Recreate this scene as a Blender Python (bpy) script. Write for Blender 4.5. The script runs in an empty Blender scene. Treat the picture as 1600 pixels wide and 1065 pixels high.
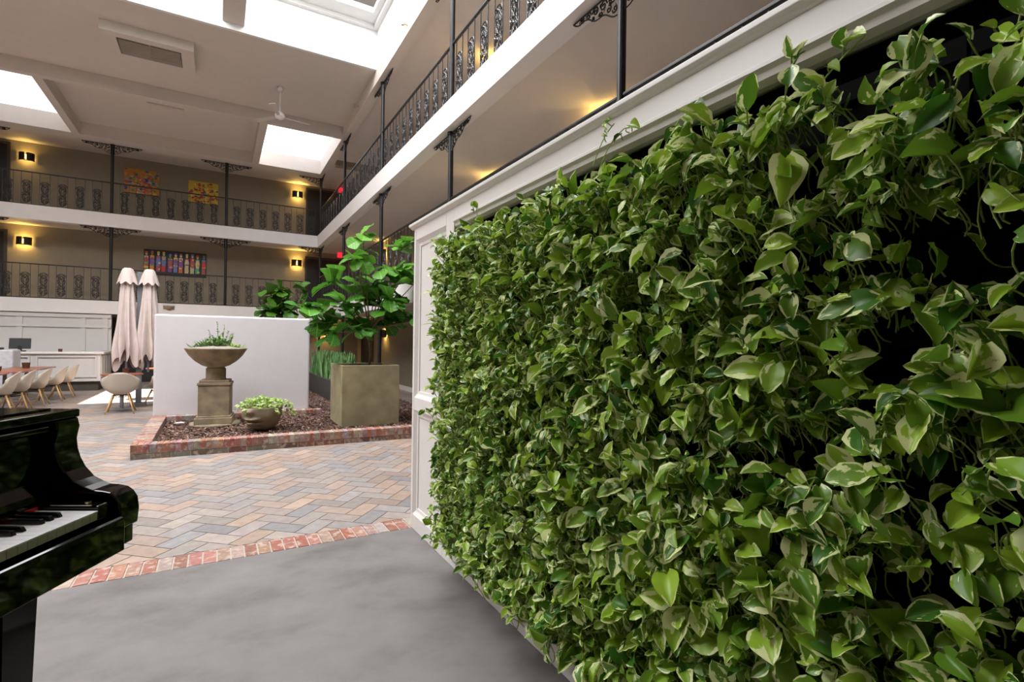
import bpy, math, random
import numpy as np
from mathutils import Vector, Matrix
random.seed(7)
rng = np.random.default_rng(11)
PI = math.pi
COL = bpy.context.scene.collection

# ------------------------------------------------------------------ materials
def newmat(name):
    m = bpy.data.materials.new(name); m.use_nodes = True
    nt = m.node_tree; nt.nodes.clear()
    return m, nt, nt.nodes, nt.links

def paint(name, col, rough=0.6, metal=0.0, var=0.06, scale=4.0, bump=0.0, bscale=60.0, coat=0.0, spec=0.5):
    m, nt, N, L = newmat(name)
    out = N.new('ShaderNodeOutputMaterial'); b = N.new('ShaderNodeBsdfPrincipled')
    L.new(b.outputs[0], out.inputs[0])
    tc = N.new('ShaderNodeTexCoord'); nz = N.new('ShaderNodeTexNoise')
    nz.inputs['Scale'].default_value = scale; nz.inputs['Detail'].default_value = 5
    L.new(tc.outputs['Object'], nz.inputs['Vector'])
    cr = N.new('ShaderNodeValToRGB')
    cr.color_ramp.elements[0].position = 0.3; cr.color_ramp.elements[1].position = 0.7
    c = np.array(col[:3])
    cr.color_ramp.elements[0].color = (*(c*(1-var)), 1); cr.color_ramp.elements[1].color = (*np.minimum(c*(1+var), 1), 1)
    L.new(nz.outputs['Fac'], cr.inputs[0]); L.new(cr.outputs[0], b.inputs['Base Color'])
    b.inputs['Roughness'].default_value = rough; b.inputs['Metallic'].default_value = metal
    b.inputs['Coat Weight'].default_value = coat; b.inputs['Coat Roughness'].default_value = 0.02
    b.inputs['Specular IOR Level'].default_value = spec
    if bump:
        n2 = N.new('ShaderNodeTexNoise'); n2.inputs['Scale'].default_value = bscale; n2.inputs['Detail'].default_value = 3
        L.new(tc.outputs['Object'], n2.inputs['Vector'])
        bp = N.new('ShaderNodeBump'); bp.inputs['Strength'].default_value = bump; bp.inputs['Distance'].default_value = 0.01
        L.new(n2.outputs['Fac'], bp.inputs['Height']); L.new(bp.outputs[0], b.inputs['Normal'])
    return m

def vcol(name, rough=0.7, nvar=0.25, nscale=18.0, bump=0.2, spec=0.5, blotch=None):
    """base colour from the mesh's per-piece colour attribute, mottled by noise"""
    m, nt, N, L = newmat(name)
    out = N.new('ShaderNodeOutputMaterial'); b = N.new('ShaderNodeBsdfPrincipled'); L.new(b.outputs[0], out.inputs[0])
    at = N.new('ShaderNodeAttribute'); at.attribute_name = 'col'
    tc = N.new('ShaderNodeTexCoord'); nz = N.new('ShaderNodeTexNoise'); nz.inputs['Scale'].default_value = nscale; nz.inputs['Detail'].default_value = 6
    L.new(tc.outputs['Object'], nz.inputs['Vector'])
    mr = N.new('ShaderNodeMapRange'); mr.inputs[1].default_value = 0.25; mr.inputs[2].default_value = 0.75
    mr.inputs[3].default_value = 1-nvar; mr.inputs[4].default_value = 1+nvar
    L.new(nz.outputs['Fac'], mr.inputs[0])
    mx = N.new('ShaderNodeVectorMath'); mx.operation = 'SCALE'
    L.new(at.outputs['Color'], mx.inputs[0]); L.new(mr.outputs[0], mx.inputs['Scale'])
    last = mx.outputs[0]
    if blotch:
        n3 = N.new('ShaderNodeTexNoise'); n3.inputs['Scale'].default_value = nscale*0.8; n3.inputs['Detail'].default_value = 4
        ad = N.new('ShaderNodeVectorMath'); ad.inputs[1].default_value = (7, 3, 5)
        L.new(tc.outputs['Object'], ad.inputs[0]); L.new(ad.outputs[0], n3.inputs['Vector'])
        cr = N.new('ShaderNodeValToRGB'); cr.color_ramp.elements[0].position = 0.52; cr.color_ramp.elements[1].position = 0.64
        cr.color_ramp.elements[1].color = (blotch[3],)*3+(1,)
        cr.color_ramp.elements[0].color = (0, 0, 0, 1)
        L.new(n3.outputs['Fac'], cr.inputs[0])
        mm = N.new('ShaderNodeMix'); mm.data_type = 'RGBA'
        L.new(cr.outputs[0], mm.inputs[0]); L.new(last, mm.inputs[6]); mm.inputs[7].default_value = (*blotch[:3], 1)
        last = mm.outputs[2]
    L.new(last, b.inputs['Base Color']); b.inputs['Roughness'].default_value = rough
    b.inputs['Specular IOR Level'].default_value = spec
    if bump:
        bp = N.new('ShaderNodeBump'); bp.inputs['Strength'].default_value = bump; bp.inputs['Distance'].default_value = 0.01
        L.new(nz.outputs['Fac'], bp.inputs['Height']); L.new(bp.outputs[0], b.inputs['Normal'])
    return m

def emit(name, col, s, clear=False):
    m, nt, N, L = newmat(name)
    out = N.new('ShaderNodeOutputMaterial'); e = N.new('ShaderNodeEmission')
    e.inputs[0].default_value = (*col, 1); e.inputs[1].default_value = s
    if clear:
        t = N.new('ShaderNodeBsdfTransparent'); a = N.new('ShaderNodeAddShader')
        L.new(e.outputs[0], a.inputs[0]); L.new(t.outputs[0], a.inputs[1]); L.new(a.outputs[0], out.inputs[0])
    else: L.new(e.outputs[0], out.inputs[0])
    return m

def leafmat(name, g1, g2, cream=None, amount=0.5, rough=0.35, transl=0.25, veins=0.0):
    m, nt, N, L = newmat(name)
    out = N.new('ShaderNodeOutputMaterial'); b = N.new('ShaderNodeBsdfPrincipled')
    at = N.new('ShaderNodeAttribute'); at.attribute_name = 'col'
    sp = N.new('ShaderNodeSeparateColor'); L.new(at.outputs['Color'], sp.inputs[0])
    mg = N.new('ShaderNodeMix'); mg.data_type = 'RGBA'
    L.new(sp.outputs[1], mg.inputs[0]); mg.inputs[6].default_value = (*g1, 1); mg.inputs[7].default_value = (*g2, 1)
    base = mg.outputs[2]
    uv = N.new('ShaderNodeUVMap'); uv.uv_map = 'UVMap'
    su = N.new('ShaderNodeSeparateXYZ'); L.new(uv.outputs[0], su.inputs[0])
    def math_(op, a, bb):
        n = N.new('ShaderNodeMath'); n.operation = op
        for i, v in enumerate((a, bb)):
            if v is None: continue
            if isinstance(v, (int, float)): n.inputs[i].default_value = v
            else: L.new(v, n.inputs[i])
        return n.outputs[0]
    au = math_('ABSOLUTE', su.outputs[0], None)
    if cream:
        cx = N.new('ShaderNodeCombineXYZ')
        L.new(su.outputs[0], cx.inputs[0]); L.new(su.outputs[1], cx.inputs[1])
        L.new(math_('MULTIPLY', sp.outputs[0], 60.0), cx.inputs[2])
        nz = N.new('ShaderNodeTexNoise'); nz.inputs['Scale'].default_value = 1.5; nz.inputs['Detail'].default_value = 4
        L.new(cx.outputs[0], nz.inputs['Vector'])
        a = math_('MULTIPLY', au, 0.75)
        n = math_('MULTIPLY', math_('SUBTRACT', nz.outputs['Fac'], 0.5), 3.4)
        s = math_('ADD', math_('ADD', a, n), math_('MULTIPLY', math_('SUBTRACT', sp.outputs[2], 0.5), 0.7))
        mr = N.new('ShaderNodeMapRange'); mr.interpolation_type = 'SMOOTHSTEP'
        mr.inputs[1].default_value = 1.02-amount; mr.inputs[2].default_value = 1.14-amount
        L.new(s, mr.inputs[0])
        mc = N.new('ShaderNodeMix'); mc.data_type = 'RGBA'
        L.new(mr.outputs[0], mc.inputs[0]); L.new(base, mc.inputs[6]); mc.inputs[7].default_value = (*cream, 1)
        base = mc.outputs[2]
    if veins:
        w = N.new('ShaderNodeMath'); w.operation = 'SINE'
        L.new(math_('MULTIPLY', math_('SUBTRACT', su.outputs[1], math_('MULTIPLY', au, 0.22)), 44.0), w.inputs[0])
        v = math_('MULTIPLY', math_('POWER', math_('MAXIMUM', w.outputs[0], 0.0), 8.0), veins)
        mid = math_('MULTIPLY', math_('LESS_THAN', au, 0.05), veins*1.3)
        v2 = math_('MAXIMUM', v, mid)
        mv = N.new('ShaderNodeMix'); mv.data_type = 'RGBA'
        L.new(v2, mv.inputs[0]); L.new(base, mv.inputs[6]); mv.inputs[7].default_value = (*[min(1, x*2.2+.03) for x in g2], 1)
        base = mv.outputs[2]
    L.new(base, b.inputs['Base Color']); b.inputs['Roughness'].default_value = rough
    b.inputs['Specular IOR Level'].default_value = 0.45
    tr = N.new('ShaderNodeBsdfTranslucent'); L.new(base, tr.inputs[0])
    ms = N.new('ShaderNodeMixShader'); ms.inputs[0].default_value = transl
    L.new(b.outputs[0], ms.inputs[1]); L.new(tr.outputs[0], ms.inputs[2]); L.new(ms.outputs[0], out.inputs[0])
    return m

M = {}
M['white'] = paint('white_paint', (.78, .74, .71), .45, var=.02, bump=.08, bscale=30)
M['barwhite'] = paint('bar_paint', (.58, .55, .53), .5, var=.02)
M['trim'] = paint('white_trim_paint', (.80, .76, .73), .38, var=.015)
M['ceil'] = paint('ceiling_plaster', (.63, .565, .515), .85, var=.02, bump=.12, bscale=90)
M['shaft'] = paint('skylight_shaft_paint', (.74, .74, .73), .8, var=.01)
M['taupe'] = paint('taupe_wall', (.27, .225, .165), .8, var=.05, bump=.15, bscale=80)
M['fascia'] = paint('fascia_paint', (.72, .68, .66), .6, var=.02, bump=.1, bscale=20)
M['iron'] = paint('black_iron', (.012, .011, .011), .42, var=.2, scale=20, spec=.35)
M['ironl'] = paint('grey_cast_iron', (.02, .018, .018), .36, var=.4, scale=30, bump=.3, bscale=60, spec=.6)
M['dark'] = paint('dark_door_paint', (.018, .014, .012), .5)
M['darkwall'] = paint('dark_brown_wall', (.06, .045, .035), .7)
M['conc'] = None
M['stone'] = paint('cast_stone', (.27, .21, .135), .85, var=.38, scale=5, bump=.35, bscale=40)
M['stone2'] = paint('olive_cast_stone', (.29, .25, .14), .8, var=.22, scale=4, bump=.2, bscale=30)
M['stone3'] = paint('mossy_cast_stone', (.27, .22, .145), .85, var=.2, scale=6, bump=.25, bscale=40)
M['charcoal'] = paint('charcoal_planter', (.045, .042, .038), .6, var=.15)
M['soil'] = paint('potting_soil', (.07, .055, .045), .95, var=.5, scale=40, bump=.8, bscale=60)
M['gravel'] = paint('grey_gravel', (.3, .26, .23), .95, var=.4, scale=60, bump=1, bscale=90)
M['mulchbase'] = paint('mulch_soil', (.11, .065, .05), .95, var=.45, scale=30, bump=.8, bscale=40)
M['canvas'] = paint('umbrella_fabric', (.56, .46, .42), .85, var=.05, scale=8)
M['post'] = paint('grey_steel', (.16, .16, .17), .45, metal=.2)
M['shell'] = paint('chair_shell', (.47, .40, .33), .45, var=.03)
M['beech'] = paint('beech_wood', (.55, .33, .14), .5, var=.15, scale=12)
M['table'] = paint('red_brown_table_wood', (.33, .10, .05), .3, var=.2, scale=9)
M['cup'] = paint('brown_glass', (.09, .035, .02), .25)
M['blackplastic'] = paint('black_plastic', (.012, .012, .013), .6)
M['plasterwall'] = paint('white_stucco', (.60, .565, .575), .8, var=.02, bump=.25, bscale=9)
M['cloth'] = paint('patterned_white_cloth', (.55, .54, .56), .8, var=.12, scale=14)
M['gloss'] = paint('piano_black_lacquer', (.003, .003, .003), .05, var=0, coat=0.0, spec=.42)
M['keyw'] = paint('white_key', (.86, .84, .84), .22, var=.01)
M['keyf'] = paint('key_front', (.5, .48, .42), .4, var=.02)
M['keyb'] = paint('black_key', (.008, .008, .008), .22)
M['felt'] = paint('red_felt', (.6, .01, .015), .9)
M['brass'] = paint('polished_brass', (.8, .7, .6), .15, metal=1)
M['bronze'] = paint('dark_bronze', (.03, .022, .015), .4, metal=.3)
M['stem'] = paint('green_stem', (.30, .40, .10), .5)
M['bark'] = paint('brown_bark', (.24, .14, .08), .8, var=.25, scale=30, bump=.4)
M['blacktray'] = paint('black_planter_felt', (.003, .003, .003), .9, var=.3, spec=.1, scale=20)
M['bulb'] = emit('warm_bulb', (1, .6, .15), 7)
M['redsign'] = emit('red_sign_glow', (1, .03, .05), 1.1)
M['roofgrey'] = paint('grey_roof_panel', (.075, .07, .068), .7, var=.25, scale=1.5)
M['vent'] = paint('vent_grille', (.42, .36, .3), .5)
M['ventd'] = paint('vent_interior', (.16, .12, .1), .7)
M['pothos'] = leafmat('variegated_pothos_leaf', (.04, .15, .012), (.36, .54, .04), (.78, .82, .40), amount=.42, rough=.40, transl=.28)
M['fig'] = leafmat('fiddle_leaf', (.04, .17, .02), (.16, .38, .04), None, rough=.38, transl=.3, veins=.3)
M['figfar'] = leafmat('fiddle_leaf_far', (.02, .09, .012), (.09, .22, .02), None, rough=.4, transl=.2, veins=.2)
M['limepothos'] = leafmat('lime_pothos_leaf', (.25, .42, .06), (.45, .6, .16), (.75, .8, .5), amount=.3)
M['succ'] = leafmat('succulent_leaf', (.10, .22, .05), (.22, .36, .10), None, rough=.5, transl=.1)
M['snake'] = leafmat('snake_plant_leaf', (.06, .17, .05), (.16, .30, .10), (.35, .42, .22), amount=.1, rough=.4, transl=.1)
M['brick'] = vcol('red_brick', .85, .25, 22, .5, blotch=(.50, .42, .35, .7))
M['mortar'] = paint('mortar', (.46, .38, .32), .95, var=.12, scale=30, bump=.4)
M['paver'] = vcol('clay_paver', .55, .16, 14, .12, spec=.35)
M['chips'] = vcol('mulch_chips', .9, .2, 30, 0)
M['artmat'] = vcol('oil_paint', .6, .1, 40, .1)
SKY = 11.0
M['pane'] = emit('skylight_daylight', (.97, .98, 1.0), SKY)
M['paneclear'] = emit('clear_skylight_daylight', (.98, .98, 1.0), .9, clear=True)
M['panelow'] = emit('frosted_skylight_daylight', (.97, .98, 1.0), 1.5)

def concrete():
    m, nt, N, L = newmat('polished_concrete')
    out = N.new('ShaderNodeOutputMaterial'); b = N.new('ShaderNodeBsdfPrincipled'); L.new(b.outputs[0], out.inputs[0])
    tc = N.new('ShaderNodeTexCoord')
    mp = N.new('ShaderNodeMapping'); mp.inputs['Rotation'].default_value = (0, 0, .5); mp.inputs['Scale'].default_value = (1, 1.35, 1)
    L.new(tc.outputs['Object'], mp.inputs[0])
    n1 = N.new('ShaderNodeTexNoise'); n1.inputs['Scale'].default_value = 1.9; n1.inputs['Detail'].default_value = 12; n1.inputs['Roughness'].default_value = .62
    L.new(mp.outputs[0], n1.inputs['Vector'])
    cr = N.new('ShaderNodeValToRGB')
    e = cr.color_ramp.elements
    e[0].position = .30; e[0].color = (.115, .102, .096, 1)
    e[1].position = .72; e[1].color = (.215, .197, .190, 1)
    k = e.new(.5); k.color = (.178, .162, .156, 1)
    L.new(n1.outputs['Fac'], cr.inputs[0])
    L.new(cr.outputs[0], b.inputs['Base Color'])
    n2 = N.new('ShaderNodeTexNoise'); n2.inputs['Scale'].default_value = 5; n2.inputs['Detail'].default_value = 8
    L.new(tc.outputs['Object'], n2.inputs['Vector'])
    mr = N.new('ShaderNodeMapRange'); mr.inputs[3].default_value = .42; mr.inputs[4].default_value = .66
    L.new(n2.outputs['Fac'], mr.inputs[0]); L.new(mr.outputs[0], b.inputs['Roughness'])
    bp = N.new('ShaderNodeBump'); bp.inputs['Strength'].default_value = .08; bp.inputs['Distance'].default_value = .01
    L.new(n2.outputs['Fac'], bp.inputs['Height']); L.new(bp.outputs[0], b.inputs['Normal'])
    return m
M['conc'] = concrete()

# ------------------------------------------------------------------ mesh builder
class MB:
    def __init__(s): s.v = []; s.f = []; s.c = []; s.uv = []; s.cur = (1, 1, 1); s.m = Matrix.Identity(4)
    def add(s, vs, fs):
        o = len(s.v); s.v += [tuple(s.m @ Vector(p)) for p in vs]
        for f in fs: s.f.append(tuple(i+o for i in f)); s.c.append(s.cur)
        return s
    def box(s, x0, x1, y0, y1, z0, z1):
        x0, x1 = min(x0, x1), max(x0, x1); y0, y1 = min(y0, y1), max(y0, y1); z0, z1 = min(z0, z1), max(z0, z1)
        return s.add([(x0, y0, z0), (x1, y0, z0), (x1, y1, z0), (x0, y1, z0), (x0, y0, z1), (x1, y0, z1), (x1, y1, z1), (x0, y1, z1)],
                     [(0, 3, 2, 1), (4, 5, 6, 7), (0, 1, 5, 4), (1, 2, 6, 5), (2, 3, 7, 6), (3, 0, 4, 7)])
    def quad(s, a, b, c, d): return s.add([a, b, c, d], [(0, 1, 2, 3)])
    def cyl(s, p0, p1, r0, r1=None, n=12, caps=True):
        return s.tube([p0, p1], [r0, r0 if r1 is None else r1], n, caps)
    def tube(s, pts, rad, n=6, caps=True, closed=False):
        pts = [Vector(p) for p in pts]; k = len(pts)
        if isinstance(rad, (int, float)): rad = [rad]*k
        vs = []; prev = None
        for i, p in enumerate(pts):
            if closed: d = pts[(i+1) % k]-pts[i-1]
            else: d = pts[min(i+1, k-1)]-pts[max(i-1, 0)]
            if d.length < 1e-9: d = Vector((0, 0, 1))
            d.normalize()
            if prev is None:
                a = Vector((0, 0, 1)) if abs(d.z) < .9 else Vector((1, 0, 0))
                u = d.cross(a).normalized()
            else:
                u = (prev-d*prev.dot(d))
                u = u.normalized() if u.length > 1e-6 else d.orthogonal().normalized()
            prev = u; w = d.cross(u)
            for j in range(n):
                t = 2*PI*j/n; vs.append(tuple(p+(u*math.cos(t)+w*math.sin(t))*rad[i]))
        fs = []
        for i in range(k if closed else k-1):
            i2 = (i+1) % k
            for j in range(n):
                fs.append((i*n+j, i*n+(j+1) % n, i2*n+(j+1) % n, i2*n+j))
        if caps and not closed: fs.append(tuple(range(n-1, -1, -1))); fs.append(tuple((k-1)*n+j for j in range(n)))
        return s.add(vs, fs)
    def lathe(s, prof, n=32, cx=0, cy=0, fn=None):
        vs = []; fs = []
        for (r, z) in prof:
            for j in range(n):
                t = 2*PI*j/n; rr = r*(fn(t, z) if fn else 1)
                vs.append((cx+rr*math.cos(t), cy+rr*math.sin(t), z))
        for i in range(len(prof)-1):
            for j in range(n): fs.append((i*n+j, i*n+(j+1) % n, (i+1)*n+(j+1) % n, (i+1)*n+j))
        return s.add(vs, fs)
    def prism(s, poly, a, b, fn):
        """poly of 2D points extruded between a and b; fn(u, v, t) -> 3D"""
        n = len(poly)
        vs = [fn(u, v, a) for u, v in poly]+[fn(u, v, b) for u, v in poly]
        fs = [tuple(range(n-1, -1, -1)), tuple(range(n, 2*n))]+[(i, (i+1) % n, n+(i+1) % n, n+i) for i in range(n)]
        return s.add(vs, fs)
    def build(s, name, mat, parent=None, smooth=False, bevel=0):
        return link(name, s.v, s.f, mat, parent, smooth, s.c, bevel)

def link(name, v, f, mat, parent=None, smooth=False, cols=None, bevel=0):
    me = bpy.data.meshes.new(name); me.from_pydata(v, [], f)
    if cols is not None and any(c != (1, 1, 1) for c in cols):
        at = me.color_attributes.new('col', 'FLOAT_COLOR', 'CORNER')
        arr = np.concatenate([np.tile(np.array([*c, 1.0]), len(ff)) for c, ff in zip(cols, f)])
        at.data.foreach_set('color', arr.astype(np.float32))
    me.materials.append(mat)
    if smooth: me.polygons.foreach_set('use_smooth', [True]*len(me.polygons))
    me.update()
    o = bpy.data.objects.new(name, me); COL.objects.link(o)
    if parent: o.parent = parent
    if bevel:
        b = o.modifiers.new('bevel', 'BEVEL'); b.width = bevel; b.segments = 2; b.limit_method = 'ANGLE'
    return o

def tag(o, label=None, cat=None, group=None, kind=None):
    if label: o['label'] = label
    if cat: o['category'] = cat
    if group: o['group'] = group
    if kind: o['kind'] = kind
    return o
def thing(name, label, cat, loc=(0, 0, 0), rz=0, group=None):
    o = bpy.data.objects.new(name, None); COL.objects.link(o); o.empty_display_size = .1
    o.location = loc; o.rotation_euler = (0, 0, rz); return tag(o, label, cat, group)
def copy_tree(o, loc=None, rz=None, label=None, group=None, parent=None):
    c = o.copy(); COL.objects.link(c)
    if parent is not None: c.parent = parent
    if loc is not None: c.location = loc
    if rz is not None: c.rotation_euler = (0, 0, rz)
    if label: c['label'] = label
    if group: c['group'] = group
    for ch in list(o.children): copy_tree(ch, parent=c)
    return c
def struct(mb, name, mat, label=None, cat=None, parent=None, bevel=0):
    o = mb.build(name, mat, parent, bevel=bevel)
    if parent is None: tag(o, label, cat, kind='structure')
    return o

# ------------------------------------------------------------------ levels (metres, camera at x=y=0)
F2, F3 = 2.63, 5.34           # balcony floors
ZB = 7.51                     # underside of roof beams
ZC = 7.82                     # roof ceiling
YF, XR = 19.87, 3.12          # faces of the balcony fascias
YW, XW = 21.5, 5.0            # walls behind the balconies
XL, YN = -11.0, -6.0
YB = 4.21                     # paving starts
FE = 3.97                     # concrete ends

# ------------------------------------------------------------------ floors
mb = MB(); mb.box(XL, XW+.2, YN, FE, -.12, 0)
struct(mb, 'floor', M['conc'], 'smooth grey polished concrete floor in the foreground', 'floor')

def clip(poly, y):
    out = []
    for i in range(len(poly)):
        a, b = poly[i], poly[(i+1) % len(poly)]
        if a[1] >= y: out.append(a)
        if (a[1] >= y) != (b[1] >= y):
            t = (y-a[1])/(b[1]-a[1]); out.append((a[0]+t*(b[0]-a[0]), y))
    return out
def paving():
    mb = MB(); W = .16; g = .004; ang = math.radians(48)
    ca, sa = math.cos(ang), math.sin(ang)
    pal = [(.32, .265, .235), (.34, .25, .20), (.29, .245, .225), (.245, .23, .23), (.36, .265, .21), (.28, .25, .24), (.31, .235, .20), (.27, .235, .21), (.32, .27, .235)]
    R = random.Random(3)
    X0, X1, Y1 = XL, XW, YW
    n = int(30/W)
    for i in range(-n, n):
        for j in range(-n, n):
            k = (i-j) % 4
            if k == 0: r = (i, j, 2, 1)      # horizontal covers i,i+1
            elif k == 3: r = (i, j, 1, 2)    # vertical covers j,j+1
            else: continue
            a, b, w, h = r
            q = [(a*W+g, b*W+g), ((a+w)*W-g, b*W+g), ((a+w)*W-g, (b+h)*W-g), (a*W+g, (b+h)*W-g)]
            q = [(x*ca-y*sa, x*sa+y*ca+8) for x, y in q]
            if max(p[1] for p in q) < YB or min(p[1] for p in q) > Y1 or min(p[0] for p in q) < X0 or max(p[0] for p in q) > X1: continue
            cx = sum(p[0] for p in q)/4; cy = sum(p[1] for p in q)/4
            if cx < -7 or (cy > 12 and cx > 3.5 and cy > 20): continue
            q = clip(q, YB)
            if len(q) < 3: continue
            c = np.array(pal[R.randrange(len(pal))])*R.uniform(.85, 1.12)
            mb.cur = tuple(float(t) for t in c)
            m = len(q)
            mb.add([(x, y, .0) for x, y in q]+[(x, y, -.006) for x, y in q], [tuple(range(m))]+[(i2, m+i2, m+(i2+1) % m, (i2+1) % m) for i2 in range(m)])
    return mb
mb = paving(); o = mb.build('floor', M['paver']); tag(o, 'clay pavers in a herringbone pattern, pink tan and grey', 'floor', kind='structure')
mb = MB(); mb.box(XL, XW+.2, FE, YW+.2, -.12, -.005)
struct(mb, 'floor', M['mortar'], 'sanded joints under the clay pavers', 'floor')
mb = MB(); R = random.Random(5)
bpal = [(.32, .13, .09), (.34, .20, .16), (.40, .30, .25), (.28, .11, .08), (.33, .24, .20), (.36, .17, .12)]
x = -7.0
while x < 4.5:
    mb.cur = tuple(t*R.uniform(.85, 1.1) for t in R.choice(bpal))
    mb.box(x+.006, x+.0785, FE+.004, YB-.006, -.006, .001+R.uniform(-.001, .001)); x += .0845
struct(mb, 'trim_1', M['brick'], 'row of red border bricks between the grey concrete and the pavers', 'brick border')

# ------------------------------------------------------------------ walls, slabs
mb = MB(); mb.box(XL-.2, XW+.2, YW, YW+.2, 0, 8.1)
struct(mb, 'wall_far', M['taupe'], 'dark taupe wall behind the far balconies', 'wall')
mb = MB(); mb.box(XW, XW+.2, YN, YW, 0, 8.1)
struct(mb, 'wall_right', M['taupe'], 'taupe wall along the right walkway', 'wall')
mb = MB(); mb.box(XL-.2, XL, YN, YW, 0, 8.1)
struct(mb, 'wall_left', M['taupe'], 'taupe side wall left of the atrium', 'wall')
mb = MB(); mb.box(XL-.2, XW+.2, YN-.2, YN, 0, 8.1)
struct(mb, 'wall_near', M['taupe'], 'taupe end wall behind the viewer', 'wall')

# balcony slabs: fascia + soffit (one L-shaped storey each side)
for zt, zb, zc, nm in ((F2, 2.23, 2.3, 'second'), (F3, 4.92, 5.0, 'third')):
    mb = MB(); mb.box(XL, XR, YF, YF+.26, zb, zt)
    struct(mb, 'balcony_fascia', M['fascia'], 'white fascia beam of the %s floor balcony on the far side' % nm, 'balcony')
    mb = MB(); mb.box(XR, XR+.26, YN, YF+.26, zb, zt)
    struct(mb, 'balcony_fascia', M['fascia'], 'white fascia beam of the %s floor balcony running down the right side' % nm, 'balcony')
    mb = MB(); mb.box(XL, XR+.26, YF+.26, YW, zc, zt-.02); mb.box(XR+.26, XW, YN, YW, zc, zt-.02)
    struct(mb, 'balcony_slab', M['ceil'], 'beige underside and floor slab of the %s floor balcony' % nm, 'balcony')
# roof above the balconies
mb = MB(); mb.box(XL, XW, YF+.26, YW, 7.6, 8.0); mb.box(XR+.26, XW, YN, YF+.26, 7.6, 8.0)
struct(mb, 'ceiling', M['ceil'], 'beige ceiling over the top balconies', 'ceiling')
# roof beams around the atrium and between the coffers
mb = MB()
mb.box(XR, XR+.24, YN, YF+.26, ZB, 8.1); mb.box(XL, XR, 19.47, YF+.26, ZB, 8.1)
mb.box(XL, XR, 15.6, 15.78, ZB, 8.1); mb.box(-3.81, -3.63, 15.78, 19.47, ZB, 8.1); mb.box(.93, 1.13, 15.78, 19.47, ZB, 8.1)
struct(mb, 'trim_2', M['ceil'], 'painted roof beams framing the ceiling bays', 'beam')
SX0, SX1, SY0, SY1, SZ = -9.0, XR, 4.0, 11.9, 8.8
mb = MB()
mb.box(XL, XR, SY1+.08, 15.6, ZC, ZC+.2); mb.box(XL, SX0-.08, YN, SY1+.08, ZC, ZC+.2); mb.box(SX0-.08, XR, YN, SY0-.08, ZC, ZC+.2)
mb.box(-3.63, .93, 15.78, 19.47, ZC+.06, ZC+.2)
mb.box(-9.0, -6.3, 15.78, 19.47, ZC+.06, ZC+.2); mb.box(XL, -9.0, 15.78, 19.47, ZC+.06, ZC+.2)
struct(mb, 'ceiling', M['ceil'], 'beige plaster ceiling of the atrium', 'ceiling')
# the deep skylight well
mb = MB(); t = .08
mb.box(SX0-t, SX1+t, SY1, SY1+t, ZC+.0, SZ+.12); mb.box(SX0-t, SX1+t, SY0-t, SY0, ZC, 9.9); mb.box(SX0-t, SX0, SY0, SY1, ZC, 9.9); mb.box(SX1, SX1+t, SY0, SY1, 8.1, 9.54)
struct(mb, 'window_1', M['shaft'], 'white walls of the deep skylight well', 'skylight')
mb = MB(); a = .22
mb.box(SX0, SX1, SY1-a-.28, SY1, SZ, SZ+.12); mb.box(SX0, SX1, SY0, SY0+a, SZ, SZ+.12); mb.box(SX0, SX0+a, SY0, SY1-a-.28, SZ, SZ+.12); mb.box(SX1-a, SX1, SY0, SY1-a-.28, SZ, SZ+.12)
mb.box(SX0, SX1, SY1-.1, SY1, SZ-.09, SZ); mb.box(SX1-.1, SX1, SY0, SY1-.1, SZ-.09, SZ)
struct(mb, 'trim_3', M['shaft'], 'white stepped frame at the top of the skylight well', 'trim')
mb = MB(); mb.box(-.005, .385, SY0, SY1, 7.95, 8.45)
struct(mb, 'trim_4', M['ceil'], 'beam crossing the skylight well', 'beam')
mb = MB(); mb.quad((SX0, SY0, 9.75), (SX0, SY1-1.3, 9.75), (SX1, SY1-1.3, 9.75), (SX1, SY0, 9.75))
struct(mb, 'window_2', M['pane'], 'bright glazing on top of the skylight well', 'skylight')
mb = MB(); mb.box(SX0, SX1+1.4, SY1-1.3, 13.6, 9.55, 9.65); mb.box(SX1, SX1+1.4, SY0, SY1-1.3, 9.55, 9.65)
struct(mb, 'ceiling', M['roofgrey'], 'grey roof panel seen through the skylight frame', 'ceiling')
# flat skylights in the end bays
mb = MB(); mb.quad((1.13, 15.78, 8.0), (1.13, 19.47, 8.0), (XR, 19.47, 8.0), (XR, 15.78, 8.0))
struct(mb, 'window_3', M['paneclear'], 'bright flat skylight near the corner of the balconies', 'skylight')
mb = MB(); mb.quad((-6.3, 15.78, 8.0), (-6.3, 19.47, 8.0), (-3.81, 19.47, 8.0), (-3.81, 15.78, 8.0))
struct(mb, 'window_4', M['panelow'], 'bright flat skylight at the left of the atrium ceiling', 'skylight')

# ------------------------------------------------------------------ doors, baseboard
def door(n, x0, x1, z0, ax, lab):
    mb = MB()
    if ax == 'far': mb.box(x0, x1, YW-.02, YW, z0, z0+2.1)
    else: mb.box(XW-.02, XW, x0, x1, z0, z0+2.1)
    o = struct(mb, 'door_%d' % n, M['dark'], lab, 'door')
    h = MB()
    if ax == 'far':
        h.box(x0-.07, x0, YW-.05, YW, z0, z0+2.17); h.box(x1, x1+.07, YW-.05, YW, z0, z0+2.17); h.box(x0, x1, YW-.05, YW, z0+2.1, z0+2.17)
    else:
        h.box(XW-.05, XW, x0-.07, x0, z0, z0+2.17); h.box(XW-.05, XW, x1, x1+.07, z0, z0+2.17); h.box(XW-.05, XW, x0, x1, z0+2.1, z0+2.17)
    h.build('door_frame', M['darkwall'], o)
door(1, 3.0, 4.5, F3, 'far', 'dark doorway at the corner of the top balcony')
door(2, 3.0, 4.5, F2, 'far', 'dark doorway at the corner of the middle balcony')
door(3, -6.9, -5.72, F3, 'far', 'dark doorway at the left end of the top balcony')
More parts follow.
